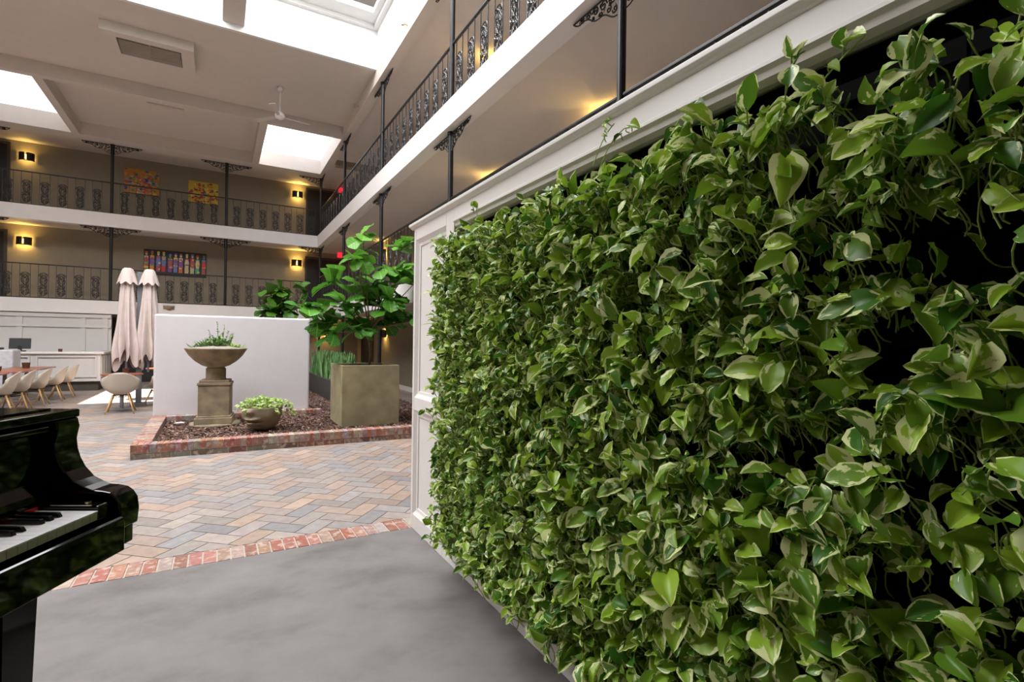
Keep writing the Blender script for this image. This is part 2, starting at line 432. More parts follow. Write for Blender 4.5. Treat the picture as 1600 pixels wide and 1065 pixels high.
door(4, -6.95, -5.76, F2, 'far', 'dark doorway at the left end of the middle balcony')
door(5, 19.0, 20.6, 0, 'right', 'dark doorway on the ground floor behind the fig tree')
door(6, -3.1, -1.6, 0, 'far', 'dark doorway on the ground floor behind the closed umbrellas')
door(7, 8.0, 9.0, F2, 'right', 'dark room door on the middle right walkway')
door(8, 1.6, 3.0, 0, 'far', 'dark doorway on the ground floor behind the snake plants')
mb = MB(); mb.box(XW-.02, XW, YN, 18.9, 0, .14)
struct(mb, 'baseboard_right', M['trim'], 'white baseboard on the right ground floor wall', 'baseboard')
mb = MB(); mb.box(4.62, 5.0, YW-.5, YW, F3+1.95, 7.6); mb.box(XR+.26, XW, 17.9, 18.15, F3+2.08, 7.6)
struct(mb, 'trim_5', M['taupe'], 'taupe header across the corner of the top walkway', 'header')

# ------------------------------------------------------------------ ironwork
def spiral(cx, cy, r, turns, a0, sgn=1, n=18, rmin=.18):
    return [(cx+r*(1-(1-rmin)*i/n)*math.cos(a0+sgn*2*PI*turns*i/n), cy+r*(1-(1-rmin)*i/n)*math.sin(a0+sgn*2*PI*turns*i/n)) for i in range(n+1)]
def iron_panel_mesh():
    """scrollwork panel 0.24 wide, between two pickets; local x across, z up, origin at bottom centre"""
    mb = MB(); w = .115
    for sx in (-1, 1): mb.box(sx*w-.006, sx*w+.006, -.006, .006, .03, .985)
    t = lambda P, r=.0075: mb.tube([(x, 0, z) for x, z in P], r, 4)
    arch = [(w*math.cos(a), .62+.115*math.sin(a)) for a in np.linspace(0, PI, 13)]
    t(arch, .009)
    S = [(.085*math.sin(2*PI*k/24), .06+.62*k/24) for k in range(25)]
    t(S, .009); t([(-x, z) for x, z in S], .009)
    for zc, s in ((.14, 1), (.30, -1), (.46, 1), (.61, -1)):
        for sx in (-1, 1):
            t(spiral(sx*.052, zc, .045, 1.3, PI/2*s, sx*s, 12))
            t(spiral(sx*.06, zc+.075, .032, 1.0, -PI/2*s, -sx*s, 9))
    R = random.Random(2)
    for k in range(34):            # cast leaves and grapes
        x = R.uniform(-.09, .09); z = R.uniform(.05, .68); a = R.uniform(0, PI); l = R.uniform(.018, .036)
        dx, dz = math.cos(a)*l, math.sin(a)*l
        mb.add([(x-dx, -.008, z-dz), (x+dz*.5, -.014, z-dx*.5), (x+dx, -.008, z+dz), (x-dz*.5, -.014, z+dx*.5),
                (x-dx, .008, z-dz), (x+dz*.5, .014, z-dx*.5), (x+dx, .008, z+dz), (x-dz*.5, .014, z+dx*.5)],
               [(0, 1, 2, 3), (7, 6, 5, 4), (0, 4, 5, 1), (1, 5, 6, 2), (2, 6, 7, 3), (3, 7, 4, 0)])
    return mb
def bracket_mesh(sx=1):
    """lacy corner bracket: 0.74 long under the beam, 0.27 deep at the post"""
    mb = MB(); t = lambda P, r=.009: mb.tube([(sx*x, 0, z) for x, z in P], r, 4)
    t([(.03, -.012), (.76, -.012)], .012)
    t([(.045, -.02), (.045, -.3)], .01)
    t([(.74-.69*q, -.03-.25*q**1.15-.018*math.sin(q*PI*5)) for q in np.linspace(0, 1, 24)], .008)
    for cx, cz, r, a0, s, tr in ((.13, -.085, .06, 0, 1, 1.5), (.27, -.08, .055, PI, -1, 1.5), (.39, -.07, .05, 0, 1, 1.4), (.50, -.06, .04, PI, -1, 1.3), (.60, -.045, .03, 0, 1, 1.2),
                           (.19, -.16, .04, PI/2, 1, 1.2), (.10, -.2, .04, 0, -1, 1.2), (.31, -.15, .032, 0, 1, 1.2), (.43, -.12, .025, 0, -1, 1.2)):
        t(spiral(cx, cz, r, tr, a0, s, 12), .009)
    R = random.Random(4)
    for k in range(22):
        x = R.uniform(.06, .7); z = -R.uniform(.02, .02+.26*(1-x/.76)); a = R.uniform(0, PI); l = R.uniform(.018, .034)
        dx, dz = math.cos(a)*l, math.sin(a)*l
        mb.add([(sx*(x-dx), -.007, z-dz), (sx*(x+dz*.5), -.014, z-dx*.5), (sx*(x+dx), -.007, z+dz), (sx*(x-dz*.5), .014, z+dx*.5)], [(0, 1, 2, 3)])
    return mb
panel_me = bracket_me = None
def railing(label, p0, p1, z0, h, cen, group):
    """balcony railing bay from p0 to p1 (2D), panels at the distances in cen"""
    global panel_me
    d = Vector((p1[0]-p0[0], p1[1]-p0[1])); Ln = d.length; rz = math.atan2(d.y, d.x)
    r = thing('balcony_railing', label, 'railing', (p0[0], p0[1], z0), rz, group)
    g = .045
    m = MB(); m.box(g, Ln-g, -.022, .022, h-.03, h); m.build('handrail', M['iron'], r, bevel=.006)
    m = MB(); m.box(g, Ln-g, -.012, .012, .012, .035); m.build('bottom_rail', M['iron'], r)
    k = (h-.02)/.985
    for c in cen:
        if panel_me is None:
            o = iron_panel_mesh().build('scroll_panel', M['ironl'], r, smooth=False); panel_me = o.data
        else:
            o = bpy.data.objects.new('scroll_panel', panel_me); COL.objects.link(o); o.parent = r
        o.location = (c, 0, .004); o.scale = (1, 1, k)
    return r
brk = {}
def column(label, x, y, z0, z1, axis, wings, group):
    c = thing('iron_column', label, 'column', (x, y, z0), 0 if axis == 'x' else PI/2, group)
    m = MB(); H = z1-z0
    m.cyl((0, 0, 0), (0, 0, H), .042, n=14); m.cyl((0, 0, H-.05), (0, 0, H), .06, n=14); m.cyl((0, 0, 0), (0, 0, .04), .06, n=14)
    m.build('shaft', M['iron'], c, smooth=False)
    for s in wings:
        if s not in brk: o = bracket_mesh(s).build('bracket', M['iron'], c); brk[s] = o.data
        else: o = bpy.data.objects.new('bracket', brk[s]); COL.objects.link(o); o.parent = c
        o.location = (0, 0, H-.005)
    return c
CX = [-6.03, -2.92, .19, 3.25]; YC = 20.0
pos_far = ['at the left edge of the photo', 'right of the left wall lamp', 'in the middle of the far balcony', 'at the corner where both balconies meet']
for fl, z0, z1 in (('top', F3, ZB-.002), ('middle', F2, 4.92-.002)):
    for i, x in enumerate(CX):
        w = (-1, 1) if i < 3 else (-1,)
        c = column('slim black iron post on the %s far balcony, %s' % (fl, pos_far[i]), x, YC, z0, z1, 'x', w, 'black iron balcony posts')
        if i == 3:
            o = bpy.data.objects.new('bracket', brk[-1]); COL.objects.link(o); o.parent = c; o.location = (0, 0, z1-z0-.005); o.rotation_euler = (0, 0, PI/2)
YR = [15.87, 11.80, 7.72, 3.65]
pos_r = ['first from the corner', 'second from the corner', 'third from the corner', 'nearest to the viewer']
for fl, z0, z1 in (('top', F3, ZB-.002), ('middle', F2, 4.92-.002)):
    for i, y in enumerate(YR):
        column('black iron post with lacy bracket on the %s right balcony, %s' % (fl, pos_r[i]), 3.25, y, z0, z1, 'y', (-1, 1), 'black iron balcony posts')
for i, (x, y) in enumerate(((3.25, YC), (3.25, 15.87), (3.25, 11.8))):
    column('black ground floor post %s' % ['at the far corner', 'behind the snake plants', 'behind the square planter'][i], x, y, 0, 2.228, 'y', (), 'black iron posts under the balcony')
for fl, z0, h in (('top', F3, .99), ('middle', F2, 1.02)):
    for i in range(3):
        a, b = CX[i], CX[i+1]
        railing('black scrollwork railing of the %s far balcony, %s bay' % (fl, ['left', 'centre', 'right'][i]), (a, YC), (b, YC), z0, h, [.32+.405*k for k in range(7)], 'cast iron railings of the far balconies')
    railing('black scrollwork railing of the %s far balcony, sliver at the left edge of the photo' % fl, (-9.14, YC), (-6.03, YC), z0, h, [.32+.405*k for k in range(7)], 'cast iron railings of the far balconies')
    ys = [20.0]+YR+[-.42]
    for i in range(5):
        L_ = ys[i]-ys[i+1]; n = 9
        railing('black scrollwork railing of the %s right balcony, %s bay' % (fl, ['corner', 'second', 'third', 'fourth', 'nearest'][i]), (3.25, ys[i]), (3.25, ys[i+1]), z0, h+.03+(.16 if fl == 'middle' else 0), [L_/2+(k-4)*.435 for k in range(n)], 'cast iron railings of the right balconies')

# ------------------------------------------------------------------ wall lamps
def lamp_light(loc, e=12, r=.03, col=(1, .64, .16)):
    l = bpy.data.lights.new('lamp_glow', 'POINT'); l.energy = e; l.color = col; l.shadow_soft_size = r
    o = bpy.data.objects.new('lamp_glow', l); COL.objects.link(o); o.location = loc; return o
def make_sconce(label):
    t = thing('wall_sconce', label, 'wall lamp', group='drum wall lamps')
    m = MB()     # local: wall at y=0, lamp toward -y
    R0, H = .19, .25
    for s in (-1, 1):
        a0, a1 = (.12, PI/2) if s == 1 else (-PI/2, -.12)
        P = [(R0*math.sin(a), -.02-R0*.75*math.cos(a)) for a in np.linspace(a0, a1, 9)]
        vs = [(x, y, z) for x, y in P for z in (-H/2, H/2)]+[(x*.96, -.02+(y+.02)*.96, z) for x, y in P for z in (-H/2, H/2)]
        k = len(P)*2; fs = []
        for i in range(len(P)-1):
            a = 2*i; fs += [(a, a+2, a+3, a+1), (k+a+1, k+a+3, k+a+2, k+a), (a+1, a+3, k+a+3, k+a+1), (a, k+a, k+a+2, a+2)]
        fs += [(0, 1, k+1, k), (2*len(P)-2, k+2*len(P)-2, k+2*len(P)-1, 2*len(P)-1)]
        m.add(vs, fs)
    m.build('shade', M['bronze'], t)
    m = MB(); m.box(-.06, .06, -.02, -.001, -.1, .1); m.build('backplate', M['bronze'], t)
    m = MB(); m.cyl((0, -.09, -.07), (0, -.09, .07), .022, n=10); m.build('bulb', M['bulb'], t)
    return t
sc0 = None
def sconce(label, loc, rz, e=9):
    global sc0
    if sc0 is None: sc0 = make_sconce(label); s = sc0; s.location = loc; s.rotation_euler = (0, 0, rz)
    else: s = copy_tree(sc0, loc, rz, label)
    d = Vector((0, -.09, 0)); d.rotate(Matrix.Rotation(rz, 3, 'Z'))
    for dz in (.05, -.05):
        l = lamp_light((0, -.09, dz), e); l.parent = s
SL = [('drum wall lamp glowing on the top far balcony at the left', (-5.27, YW, 7.12), 0), ('drum wall lamp glowing on the top far balcony beside the corner doorway', (2.62, YW, 7.17), 0),
      ('drum wall lamp glowing on the middle far balcony at the left', (-5.3, YW, 4.48), 0), ('drum wall lamp glowing on the middle far balcony beside the corner doorway', (2.62, YW, 4.5), 0),
      ('drum wall lamp on the far ground floor wall behind the snake plants', (3.75, YW, 1.82), 0),
      ('drum wall lamp on the right ground floor wall beside the fig tree', (XW, 17.4, 1.76), -PI/2),
      ('wall lamp washing the middle right walkway ceiling, beyond the fig tree', (XW, 17.6, 4.55), -PI/2),
      ('wall lamp washing the middle right walkway ceiling behind the second post', (XW, 9.5, 4.55), -PI/2),
      ('wall lamp washing the middle right walkway ceiling near the closest post', (XW, 5.9, 4.55), -PI/2),
      ('wall lamp behind the top right railing', (XW, 9.7, 7.15), -PI/2), ('wall lamp behind the top right railing, out by the near bays', (XW, 5.9, 7.15), -PI/2)]
for lab, loc, rz in SL: sconce(lab, loc, rz, 24 if loc[1] == YW else 13)
for k, (px, py) in enumerate(((559, 168), (634, 41))):
    f = np.array([math.sin(math.radians(29.95)), math.cos(math.radians(29.95)), .0038]); rr = np.array([f[1], -f[0], 0.0133]); uu = np.array([-.0115, -.0066, 1.0])
    d = rr*(px-800)/797.4-uu*(py-532.5)/797.4+f; q = (XR-.0)/d[0]
    t = thing('sprinkler', 'tiny ceiling sprinkler %s' % ('on the roof beam near the corner skylight', 'on the wall of the big skylight well')[k], 'sprinkler', (XR, q*d[1], 1.5+q*d[2]))
    m = MB(); m.cyl((0, 0, 0), (-.09, 0, 0), .018, n=8); m.cyl((-.09, 0, -.035), (-.09, 0, .035), .03, n=8); m.build('nozzle', M['vent'], t)
# half-bowl light on the lower fascia
t = thing('bowl_sconce', 'small round beige bowl light on the lower white fascia', 'wall lamp', (-1.39, YF, 2.55))
m = MB(); P = [(.16, 0), (.15, -.05), (.11, -.1), (.05, -.135), (.001, -.14)]
vs = []; fs = []
n = 12
for r_, z in P:
    for j in range(n+1):
        a = PI+PI*j/n; vs.append((r_*math.cos(a), r_*math.sin(a), z))
for i in range(len(P)-1):
    for j in range(n): fs.append((i*(n+1)+j, i*(n+1)+j+1, (i+1)*(n+1)+j+1, (i+1)*(n+1)+j))
m.add(vs, fs); m.build('bowl', M['stone'], t, smooth=True)
m = MB(); m.box(-.15, .15, -.01, -.001, -.12, -.01); m.build('backplate', M['stone'], t)
# red signs
for z, lab in ((7.45, 'small red lit sign hanging in the top walkway corner'), (4.88, 'small red lit sign hanging in the middle walkway corner')):
    t = thing('hanging_sign', lab, 'sign', (4.17, 20.9, z), 0, 'red lit signs')
    m = MB(); m.box(-.13, .13, -.02, .02, -.1, .1); m.build('sign_face', M['redsign'], t)
    m = MB(); m.cyl((0, 0, .1), (0, 0, (7.6 if z > 6 else 5.0)-z), .01, n=6); m.build('stem', M['iron'], t)

# ------------------------------------------------------------------ paintings
def painting(label, x0, x1, z0, z1, kind, seed):
    t = thing('painting', label, 'painting', ((x0+x1)/2, YW-.001, (z0+z1)/2))
    W, H = x1-x0, z1-z0; R = random.Random(seed)
    m = MB(); m.box(-W/2, W/2, -.04, 0, -H/2, H/2)
    m.build('canvas_edge', M['dark'], t)
    m = MB()
    def blob(cx, cz, rx, rz, c, d, n=10, a0=0):
        m.cur = c; m.add([(cx+rx*math.cos(2*PI*i/n+a0), -.041-d, cz+rz*math.sin(2*PI*i/n+a0)) for i in range(n)], [tuple(range(n-1, -1, -1))])
    def rect(a, b, c0, d0, c, d): m.cur = c; m.add([(a, -.041-d, c0), (b, -.041-d, c0), (b, -.041-d, d0), (a, -.041-d, d0)], [(0, 1, 2, 3)])
    if kind == 'flowers':
        bg, P = ((.55, .23, .03), [(.6, .08, .02), (.7, .35, .03), (.08, .13, .25), (.1, .25, .12), (.05, .08, .3), (.6, .12, .08), (.35, .4, .45), (.7, .5, .2)]) if seed == 1 else \
                ((.62, .45, .04), [(.5, .03, .02), (.6, .1, .04), (.7, .5, .05), (.3, .02, .05), (.15, .2, .12), (.65, .3, .03), (.7, .6, .15)])
        rect(-W/2, W/2, -H/2, H/2, bg, 0)
        for k in range(190):
            r = R.uniform(.02, .055); x = max(-W/2+r, min(W/2-r, R.gauss(0, W*.25))); z = max(-H/2+r, min(H/2-r, R.gauss(-H*.05, H*.27)))
            blob(x, z, r, r*R.uniform(.6, 1), tuple(min(1, c*R.uniform(.6, 1.3)) for c in R.choice(P)), .0006+k*.00004, 7, R.random()*3)
    else:
        rect(-W/2, W/2, -H/2, H/2, (.02, .018, .02), 0)
        P = [(.7, .3, .02), (.6, .03, .05), (.05, .3, .35), (.75, .6, .05), (.25, .08, .3), (.6, .5, .3), (.15, .2, .5), (.75, .15, .02), (.1, .4, .25), (.4, .1, .1)]
        nF = 11
        for k in range(nF):
            cx = -W/2+W*(k+.5)/nF+R.uniform(-.02, .02); w = W/nF*.42
            top = H*.36+R.uniform(-.05, .02)
            d = .0006
            rect(cx-w*.8, cx+w*.8, -H*.12, top-.1, R.choice(P), d); rect(cx-w*.9, cx+w*.7, -H*.42+R.uniform(0, .05), -H*.1, R.choice(P), d+.0002)
            blob(cx, 0.02, w*.95, H*.18, R.choice(P), d+.0004)
            blob(cx, top-.03, w*.5, .06, R.choice([(.5, .35, .25), (.3, .15, .1), (.6, .5, .4)]), d+.0006)
            blob(cx, top+.03, w*.62, .035, R.choice(P), d+.0008)
            for q in range(4): rect(cx+R.uniform(-w, 0), cx+R.uniform(0, w), *(lambda z: (z, z+.05))(R.uniform(-H*.4, H*.2)), R.choice(P), d+.001+q*.0001)
    m.build('picture', M['artmat'], t)
painting('square painting of blue flowers on orange, top far balcony', -2.81, -1.83, 6.42, 7.25, 'flowers', 1)
painting('square painting of red flowers on yellow, top far balcony', -.98, -.06, 6.37, 7.13, 'flowers', 2)
painting('long dark painting of colourful standing figures, middle far balcony', -2.24, -.40, 3.70, 4.56, 'figures', 3)

# ------------------------------------------------------------------ ceiling devices
def fan(label, x, y, zc, zh, a0):
    t = thing('ceiling_fan', label, 'ceiling fan', (x, y, zh), 0, 'white ceiling fans')
    m = MB(); m.lathe([(.001, zc-zh), (.075, zc-zh), (.06, zc-zh-.09), (.02, zc-zh-.1)], 16); m.build('canopy', M['trim'], t, smooth=True)
    m = MB(); m.cyl((0, 0, .1), (0, 0, zc-zh-.08), .016, n=8); m.build('downrod', M['trim'], t)
    m = MB(); m.lathe([(.001, .14), (.05, .13), (.11, .08), (.12, .02), (.1, -.03), (.04, -.06), (.001, -.07)], 20); m.build('motor', M['trim'], t, smooth=True)
    for k in range(3):
        a = a0+2*PI*k/3; m = MB(); m.m = Matrix.Rotation(a, 4, 'Z') @ Matrix.Rotation(.2, 4, 'X')
        m.add([(.1, -.04, .012), (.72, -.075, .012), (.74, 0, .012), (.72, .07, .012), (.1, .03, .012), (.1, -.04, .004), (.72, -.075, .004), (.74, 0, .004), (.72, .07, .004), (.1, .03, .004)],
              [(0, 1, 2, 3, 4), (9, 8, 7, 6, 5), (0, 5, 6, 1), (1, 6, 7, 2), (2, 7, 8, 3), (3, 8, 9, 4), (4, 9, 5, 0)])
        m.build('blade', M['ceil'], t)
fan('white three blade ceiling fan beside the corner skylight', 1.27, 14.0, ZC, 7.08, .2)
fan('white ceiling fan at the left edge of the photo', -4.35, 13.4, ZC, 7.08, .9)
t = thing('ceiling_vent', 'white box with slatted air grille hanging from the ceiling', 'air vent', (-1.33, 13.45, ZC))
a, b, h = .80, .60, .2
m = MB(); m.box(-a, a, -b, -b+.2, -h, 0); m.box(-a, a, b-.3, b, -h, 0); m.box(-a, -a+.24, -b+.2, b-.3, -h, 0); m.box(a-.24, a, -b+.2, b-.3, -h, 0); m.build('housing', M['ceil'], t)
m = MB(); m.box(-a+.24, a-.24, -b+.2, b-.3, -.06, -.02); m.build('grille_back', M['ventd'], t)
m = MB()
for k in range(11): yy = -b+.33+k*.05; m.box(-a+.26, a-.26, yy, yy+.022, -h+.02, -h+.05)
m.box(-.01, .01, -b+.2, b-.3, -h+.02, -h+.03)
m.build('slats', M['vent'], t)
t = thing('ceiling_vent', 'flat white air grille in the middle ceiling bay', 'air vent', (-1.33, 17.2, ZC+.06))
m = MB(); m.box(-.42, .42, -.32, .32, -.04, 0); m.build('frame', M['ceil'], t)
m = MB(); m.box(-.36, .36, -.26, .26, -.05, -.04); m.build('grille', M['ceil'], t)

# ------------------------------------------------------------------ brick planter
def brickseg(mb, p, q, w, z0=0):
    """low brick wall from p to q, width w to the left of the direction: stretcher course then rowlock course"""
    d = Vector((q[0]-p[0], q[1]-p[1])); Ln = d.length; mb.m = Matrix.Translation((p[0], p[1], 0)) @ Matrix.Rotation(math.atan2(d.y, d.x), 4, 'Z')
    R = random.Random(int(Ln*100))
    x = 0
    while x < Ln-.03:
        e = min(x+.212, Ln); mb.cur = tuple(t_*R.uniform(.5, .75) for t_ in R.choice(bpal)); mb.box(x+.005, e-.005, .004, w-.004, z0, z0+.068); x += .212
    x = 0
    while x < Ln-.02:
        e = min(x+.0667, Ln); mb.cur = tuple(t_*R.uniform(.75, 1.1) for t_ in R.choice(bpal)); mb.box(x+.004, e-.004, 0, w, z0+.078, z0+.18); x += .0667
PLA = (-.918, 7.75); PLB = (3.9, 7.60); PLC = (-1.03, 12.1)
mb = MB()
brickseg(mb, PLA, PLB, .2)
brickseg(mb, (-.955, 7.99), (-1.03, 11.84), -.2) if False else None
mb2 = mb
mb2.m = Matrix.Identity(4)
brickseg(mb2, (-.745, 10.55), (-.718, 7.945), -.2)
brickseg(mb2, (-.74, 10.35), (1.75, 10.31), .2)
t = thing('brick_planter', 'low brick planter bed with mulch in the paved court', 'planter')
mb.m = Matrix.Identity(4); mb.build('brick_edging', M['brick'], t)
m = MB()
def strip(p, q, w, zz):
    d = Vector((q[0]-p[0], q[1]-p[1])); Ln = d.length; m.m = Matrix.Translation((p[0], p[1], 0)) @ Matrix.Rotation(math.atan2(d.y, d.x), 4, 'Z')
    m.box(.006, Ln-.006, .007 if w > 0 else -.007, w-.007 if w > 0 else w+.007, 0, zz)
strip(PLA, PLB, .2, .172); strip((-.745, 10.55), (-.718, 7.945), -.2, .172); strip((-.74, 10.35), (1.75, 10.31), .2, .172)
m.m = Matrix.Identity(4); m.build('mortar_joints', M['mortar'], t)
# mulch bed
def mulch():
    gx = np.linspace(-.72, 3.0, 90); v = []; f = []
    cols = []
    reg = [(-.72, 3.85, 7.94, 10.34), (1.75, 3.85, 10.34, 17.0)]
    R = np.random.default_rng(4)
    for (x0, x1, y0, y1) in reg:
        nx = int((x1-x0)/.07); ny = int((y1-y0)/.07); o = len(v)
        for j in range(ny+1):
            for i in range(nx+1):
                v.append((x0+(x1-x0)*i/nx, y0+(y1-y0)*j/ny, .095+R.uniform(-.006, .012)))
        for j in range(ny):
            for i in range(nx): a = o+j*(nx+1)+i; f.append((a, a+1, a+nx+2, a+nx+1)); cols.append((.10, .055, .042))
    n = 9000
    for k in range(n):
        r = reg[0] if R.random() < .66 else reg[1]
        x = R.uniform(r[0]+.02, r[1]); y = R.uniform(r[2]+.05, r[3]); z = .105+R.uniform(0, .014); a = R.uniform(0, PI); l = R.uniform(.012, .035); w = R.uniform(.004, .01); tz = R.uniform(-.012, .012)
        dx, dy = math.cos(a)*l, math.sin(a)*l; ex, ey = -math.sin(a)*w, math.cos(a)*w; o = len(v)
        v += [(x-dx-ex, y-dy-ey, z-tz), (x+dx-ex, y+dy-ey, z+tz), (x+dx+ex, y+dy+ey, z+tz), (x-dx+ex, y-dy+ey, z-tz), (x, y, z-.012)]
        c = np.array([(.20, .10, .07), (.12, .06, .045), (.28, .17, .12), (.07, .035, .03), (.36, .24, .18)][R.integers(5)])
        for q in ((0, 1, 2, 3), (0, 4, 1), (2, 4, 3)): f.append(tuple(o+i for i in q)); cols.append(tuple(float(t_) for t_ in c))
    return link('mulch', v, f, M['chips'], None, False, cols)
tag(mulch(), 'brown bark mulch filling the brick planter bed', 'mulch', kind='stuff')

# ------------------------------------------------------------------ freestanding white wall
t = thing('garden_wall', 'freestanding white stucco wall behind the stone urn', 'wall', (-.945, 10.56, 0), math.atan2(-.04, 2.46))
m = MB(); m.box(0, 2.49, 0, .16, .0, 1.915); m.build('stucco_body', M['plasterwall'], t, bevel=.03)

# ------------------------------------------------------------------ stone urn on pedestal
ux, uy = -.02, 9.68
t = thing('stone_urn', 'shallow stone bowl on a square pedestal', 'urn', (ux, uy, .1), -.12)
m = MB(); m.lathe([(.001, 0), (.36, 0), (.37, .02), (.36, .04), (.001, .045)], 40); m.build('round_footing', M['stone3'], t)
m = MB(); m.box(-.265, .265, -.265, .265, .04, .14); m.box(-.245, .245, -.245, .245, .14, .17); m.box(-.222, .222, -.222, .222, .17, .655); m.box(-.235, .235, -.235, .235, .655, .70); m.box(-.21, .21, -.21, .21, .70, .74); m.build('pedestal', M['stone'], t, bevel=.008)
m = MB(); m.lathe([(.001, .74), (.15, .74), (.155, .752), (.145, .765), (.145, .92), (.125, .932), (.125, .945)], 32); m.build('neck', M['stone'], t, smooth=False)
m = MB(); m.lathe([(.001, .94), (.12, .94), (.2, .97), (.30, 1.04), (.385, 1.13), (.44, 1.222), (.452, 1.24), (.446, 1.255), (.425, 1.25), (.37, 1.17), (.001, 1.16)], 48); m.build('bowl', M['stone'], t, smooth=True)
m = MB(); m.lathe([(.43, 1.235), (.33, 1.262), (.2, 1.285), (.001, 1.29)], 32); m.build('gravel', M['gravel'], t, smooth=True)

# ------------------------------------------------------------------ leaves
def leaf_grid(nu, nv, prof, fold=.35, curl=.6, wave=0.0, wn=3):
    """unit leaf along +x (length 1), width along y, normal +z. returns verts, quads, uv"""
    us = np.linspace(-1, 1, nu); vs = np.linspace(0, 1, nv)
    V = []; UV = []
    for v in vs:
        w = prof(v)
        for u in us:
            z = fold*abs(u)*w - curl*v*v*.5 + wave*math.sin(v*wn*2*PI+u)*abs(u)
            x = v - curl*.12*v*v
            if v < .15: x -= (.15-v)*.9*abs(u)      # heart shaped base lobes
            V.append((x, u*w, z)); UV.append((u, v))
    F = [(j*nu+i, j*nu+i+1, (j+1)*nu+i+1, (j+1)*nu+i) for j in range(nv-1) for i in range(nu-1)]
    return np.array(V), np.array(F), np.array(UV)
def heart(v): return .37*float(np.interp(v, [0, .06, .17, .33, .5, .67, .83, .94, 1], [.30, .62, .88, 1.0, .97, .82, .52, .2, .0]))
def obov(v): return .40*np.interp(v, [0, .08, .25, .45, .65, .82, .92, 1], [.25, .5, .58, .72, .98, 1.0, .72, .12])
def build_leaves(name, mat, base, dirs, nrm, size, kinds, rnd, parent=None, width=None, stems=None, stemmat=None, stemrad=.0022):
    """base Nx3 leaf base points; dirs Nx3 leaf axis; nrm Nx3 approx normals; kinds = list of (V,F,UV) variants"""
    N = len(base)
    d = dirs/np.linalg.norm(dirs, axis=1, keepdims=True)
    n = nrm-d*(nrm*d).sum(1, keepdims=True); n /= np.linalg.norm(n, axis=1, keepdims=True)+1e-9
    s = np.cross(n, d)
    if width is None: width = np.ones(N)
    allv = []; allf = []; alluv = []; allc = []; o = 0
    kid = rng.integers(0, len(kinds), N)
    for k, (V, F, UV) in enumerate(kinds):
        idx = np.where(kid == k)[0]
        if not len(idx): continue
        P = base[idx][:, None, :]+size[idx][:, None, None]*(V[None, :, 0:1]*d[idx][:, None, :]+V[None, :, 1:2]*width[idx][:, None, None]*s[idx][:, None, :]+V[None, :, 2:3]*n[idx][:, None, :])
        nv = len(V)
        f = F[None]+(np.arange(len(idx))*nv)[:, None, None]+o
        allv.append(P.reshape(-1, 3)); allf.append(f.reshape(-1, 4)); o += nv*len(idx)
        alluv.append(np.tile(UV[F].reshape(-1, 2), (len(idx), 1)))
        allc.append(np.repeat(rnd[idx], F.size, axis=0))
    v = np.concatenate(allv); f = np.concatenate(allf); uv = np.concatenate(alluv); c = np.concatenate(allc)
    mats = [mat]; nleaf = len(f)
    if stems is not None:
        # stems: list of (K,3) arrays of equal K -> triangular tubes
        S = np.array(stems); n_, K, _ = S.shape
        tang = np.gradient(S, axis=1); tang /= np.linalg.norm(tang, axis=2, keepdims=True)+1e-9
        ref = np.zeros_like(tang); ref[..., 0] = .3; ref[..., 1] = .2; ref[..., 2] = 1
        a = np.cross(tang, ref); a /= np.linalg.norm(a, axis=2, keepdims=True)+1e-9; b = np.cross(tang, a)
        ring = np.stack([S+stemrad*(a*math.cos(t_)+b*math.sin(t_)) for t_ in (0, 2.094, 4.189)], 2)  # n,K,3,3
        sv = ring.reshape(-1, 3); base_i = (np.arange(n_)*K*3)[:, None]
        q = np.array([(i*3+j, i*3+(j+1) % 3, (i+1)*3+(j+1) % 3, (i+1)*3+j) for i in range(K-1) for j in range(3)])
        sf = (q[None]+base_i[:, :, None]+len(v)).reshape(-1, 4)
        v = np.concatenate([v, sv]); f = np.concatenate([f, sf])
        uv = np.concatenate([uv, np.zeros((sf.size, 2))]); c = np.concatenate([c, np.full((sf.size, 3), .5)])
        mats.append(stemmat)
    me = bpy.data.meshes.new(name)
    me.vertices.add(len(v)); me.vertices.foreach_set('co', v.astype(np.float32).ravel())
    me.loops.add(f.size); me.loops.foreach_set('vertex_index', f.astype(np.int32).ravel())
    me.polygons.add(len(f)); me.polygons.foreach_set('loop_start', np.arange(0, f.size, 4, dtype=np.int32))
    for m_ in mats: me.materials.append(m_)
    mi = np.zeros(len(f), dtype=np.int32); mi[nleaf:] = 1
    me.polygons.foreach_set('material_index', mi)
    me.polygons.foreach_set('use_smooth', np.ones(len(f), dtype=bool))
    l = me.uv_layers.new(name='UVMap'); l.data.foreach_set('uv', uv.astype(np.float32).ravel())
    at = me.color_attributes.new('col', 'FLOAT_COLOR', 'CORNER')
    at.data.foreach_set('color', np.concatenate([c, np.ones((len(c), 1))], 1).astype(np.float32).ravel())
    me.update(calc_edges=True)
    ob = bpy.data.objects.new(name, me); COL.objects.link(ob)
    if parent: ob.parent = parent
    return ob
def nrm_(a): return a/(np.linalg.norm(a, axis=-1, keepdims=True)+1e-9)

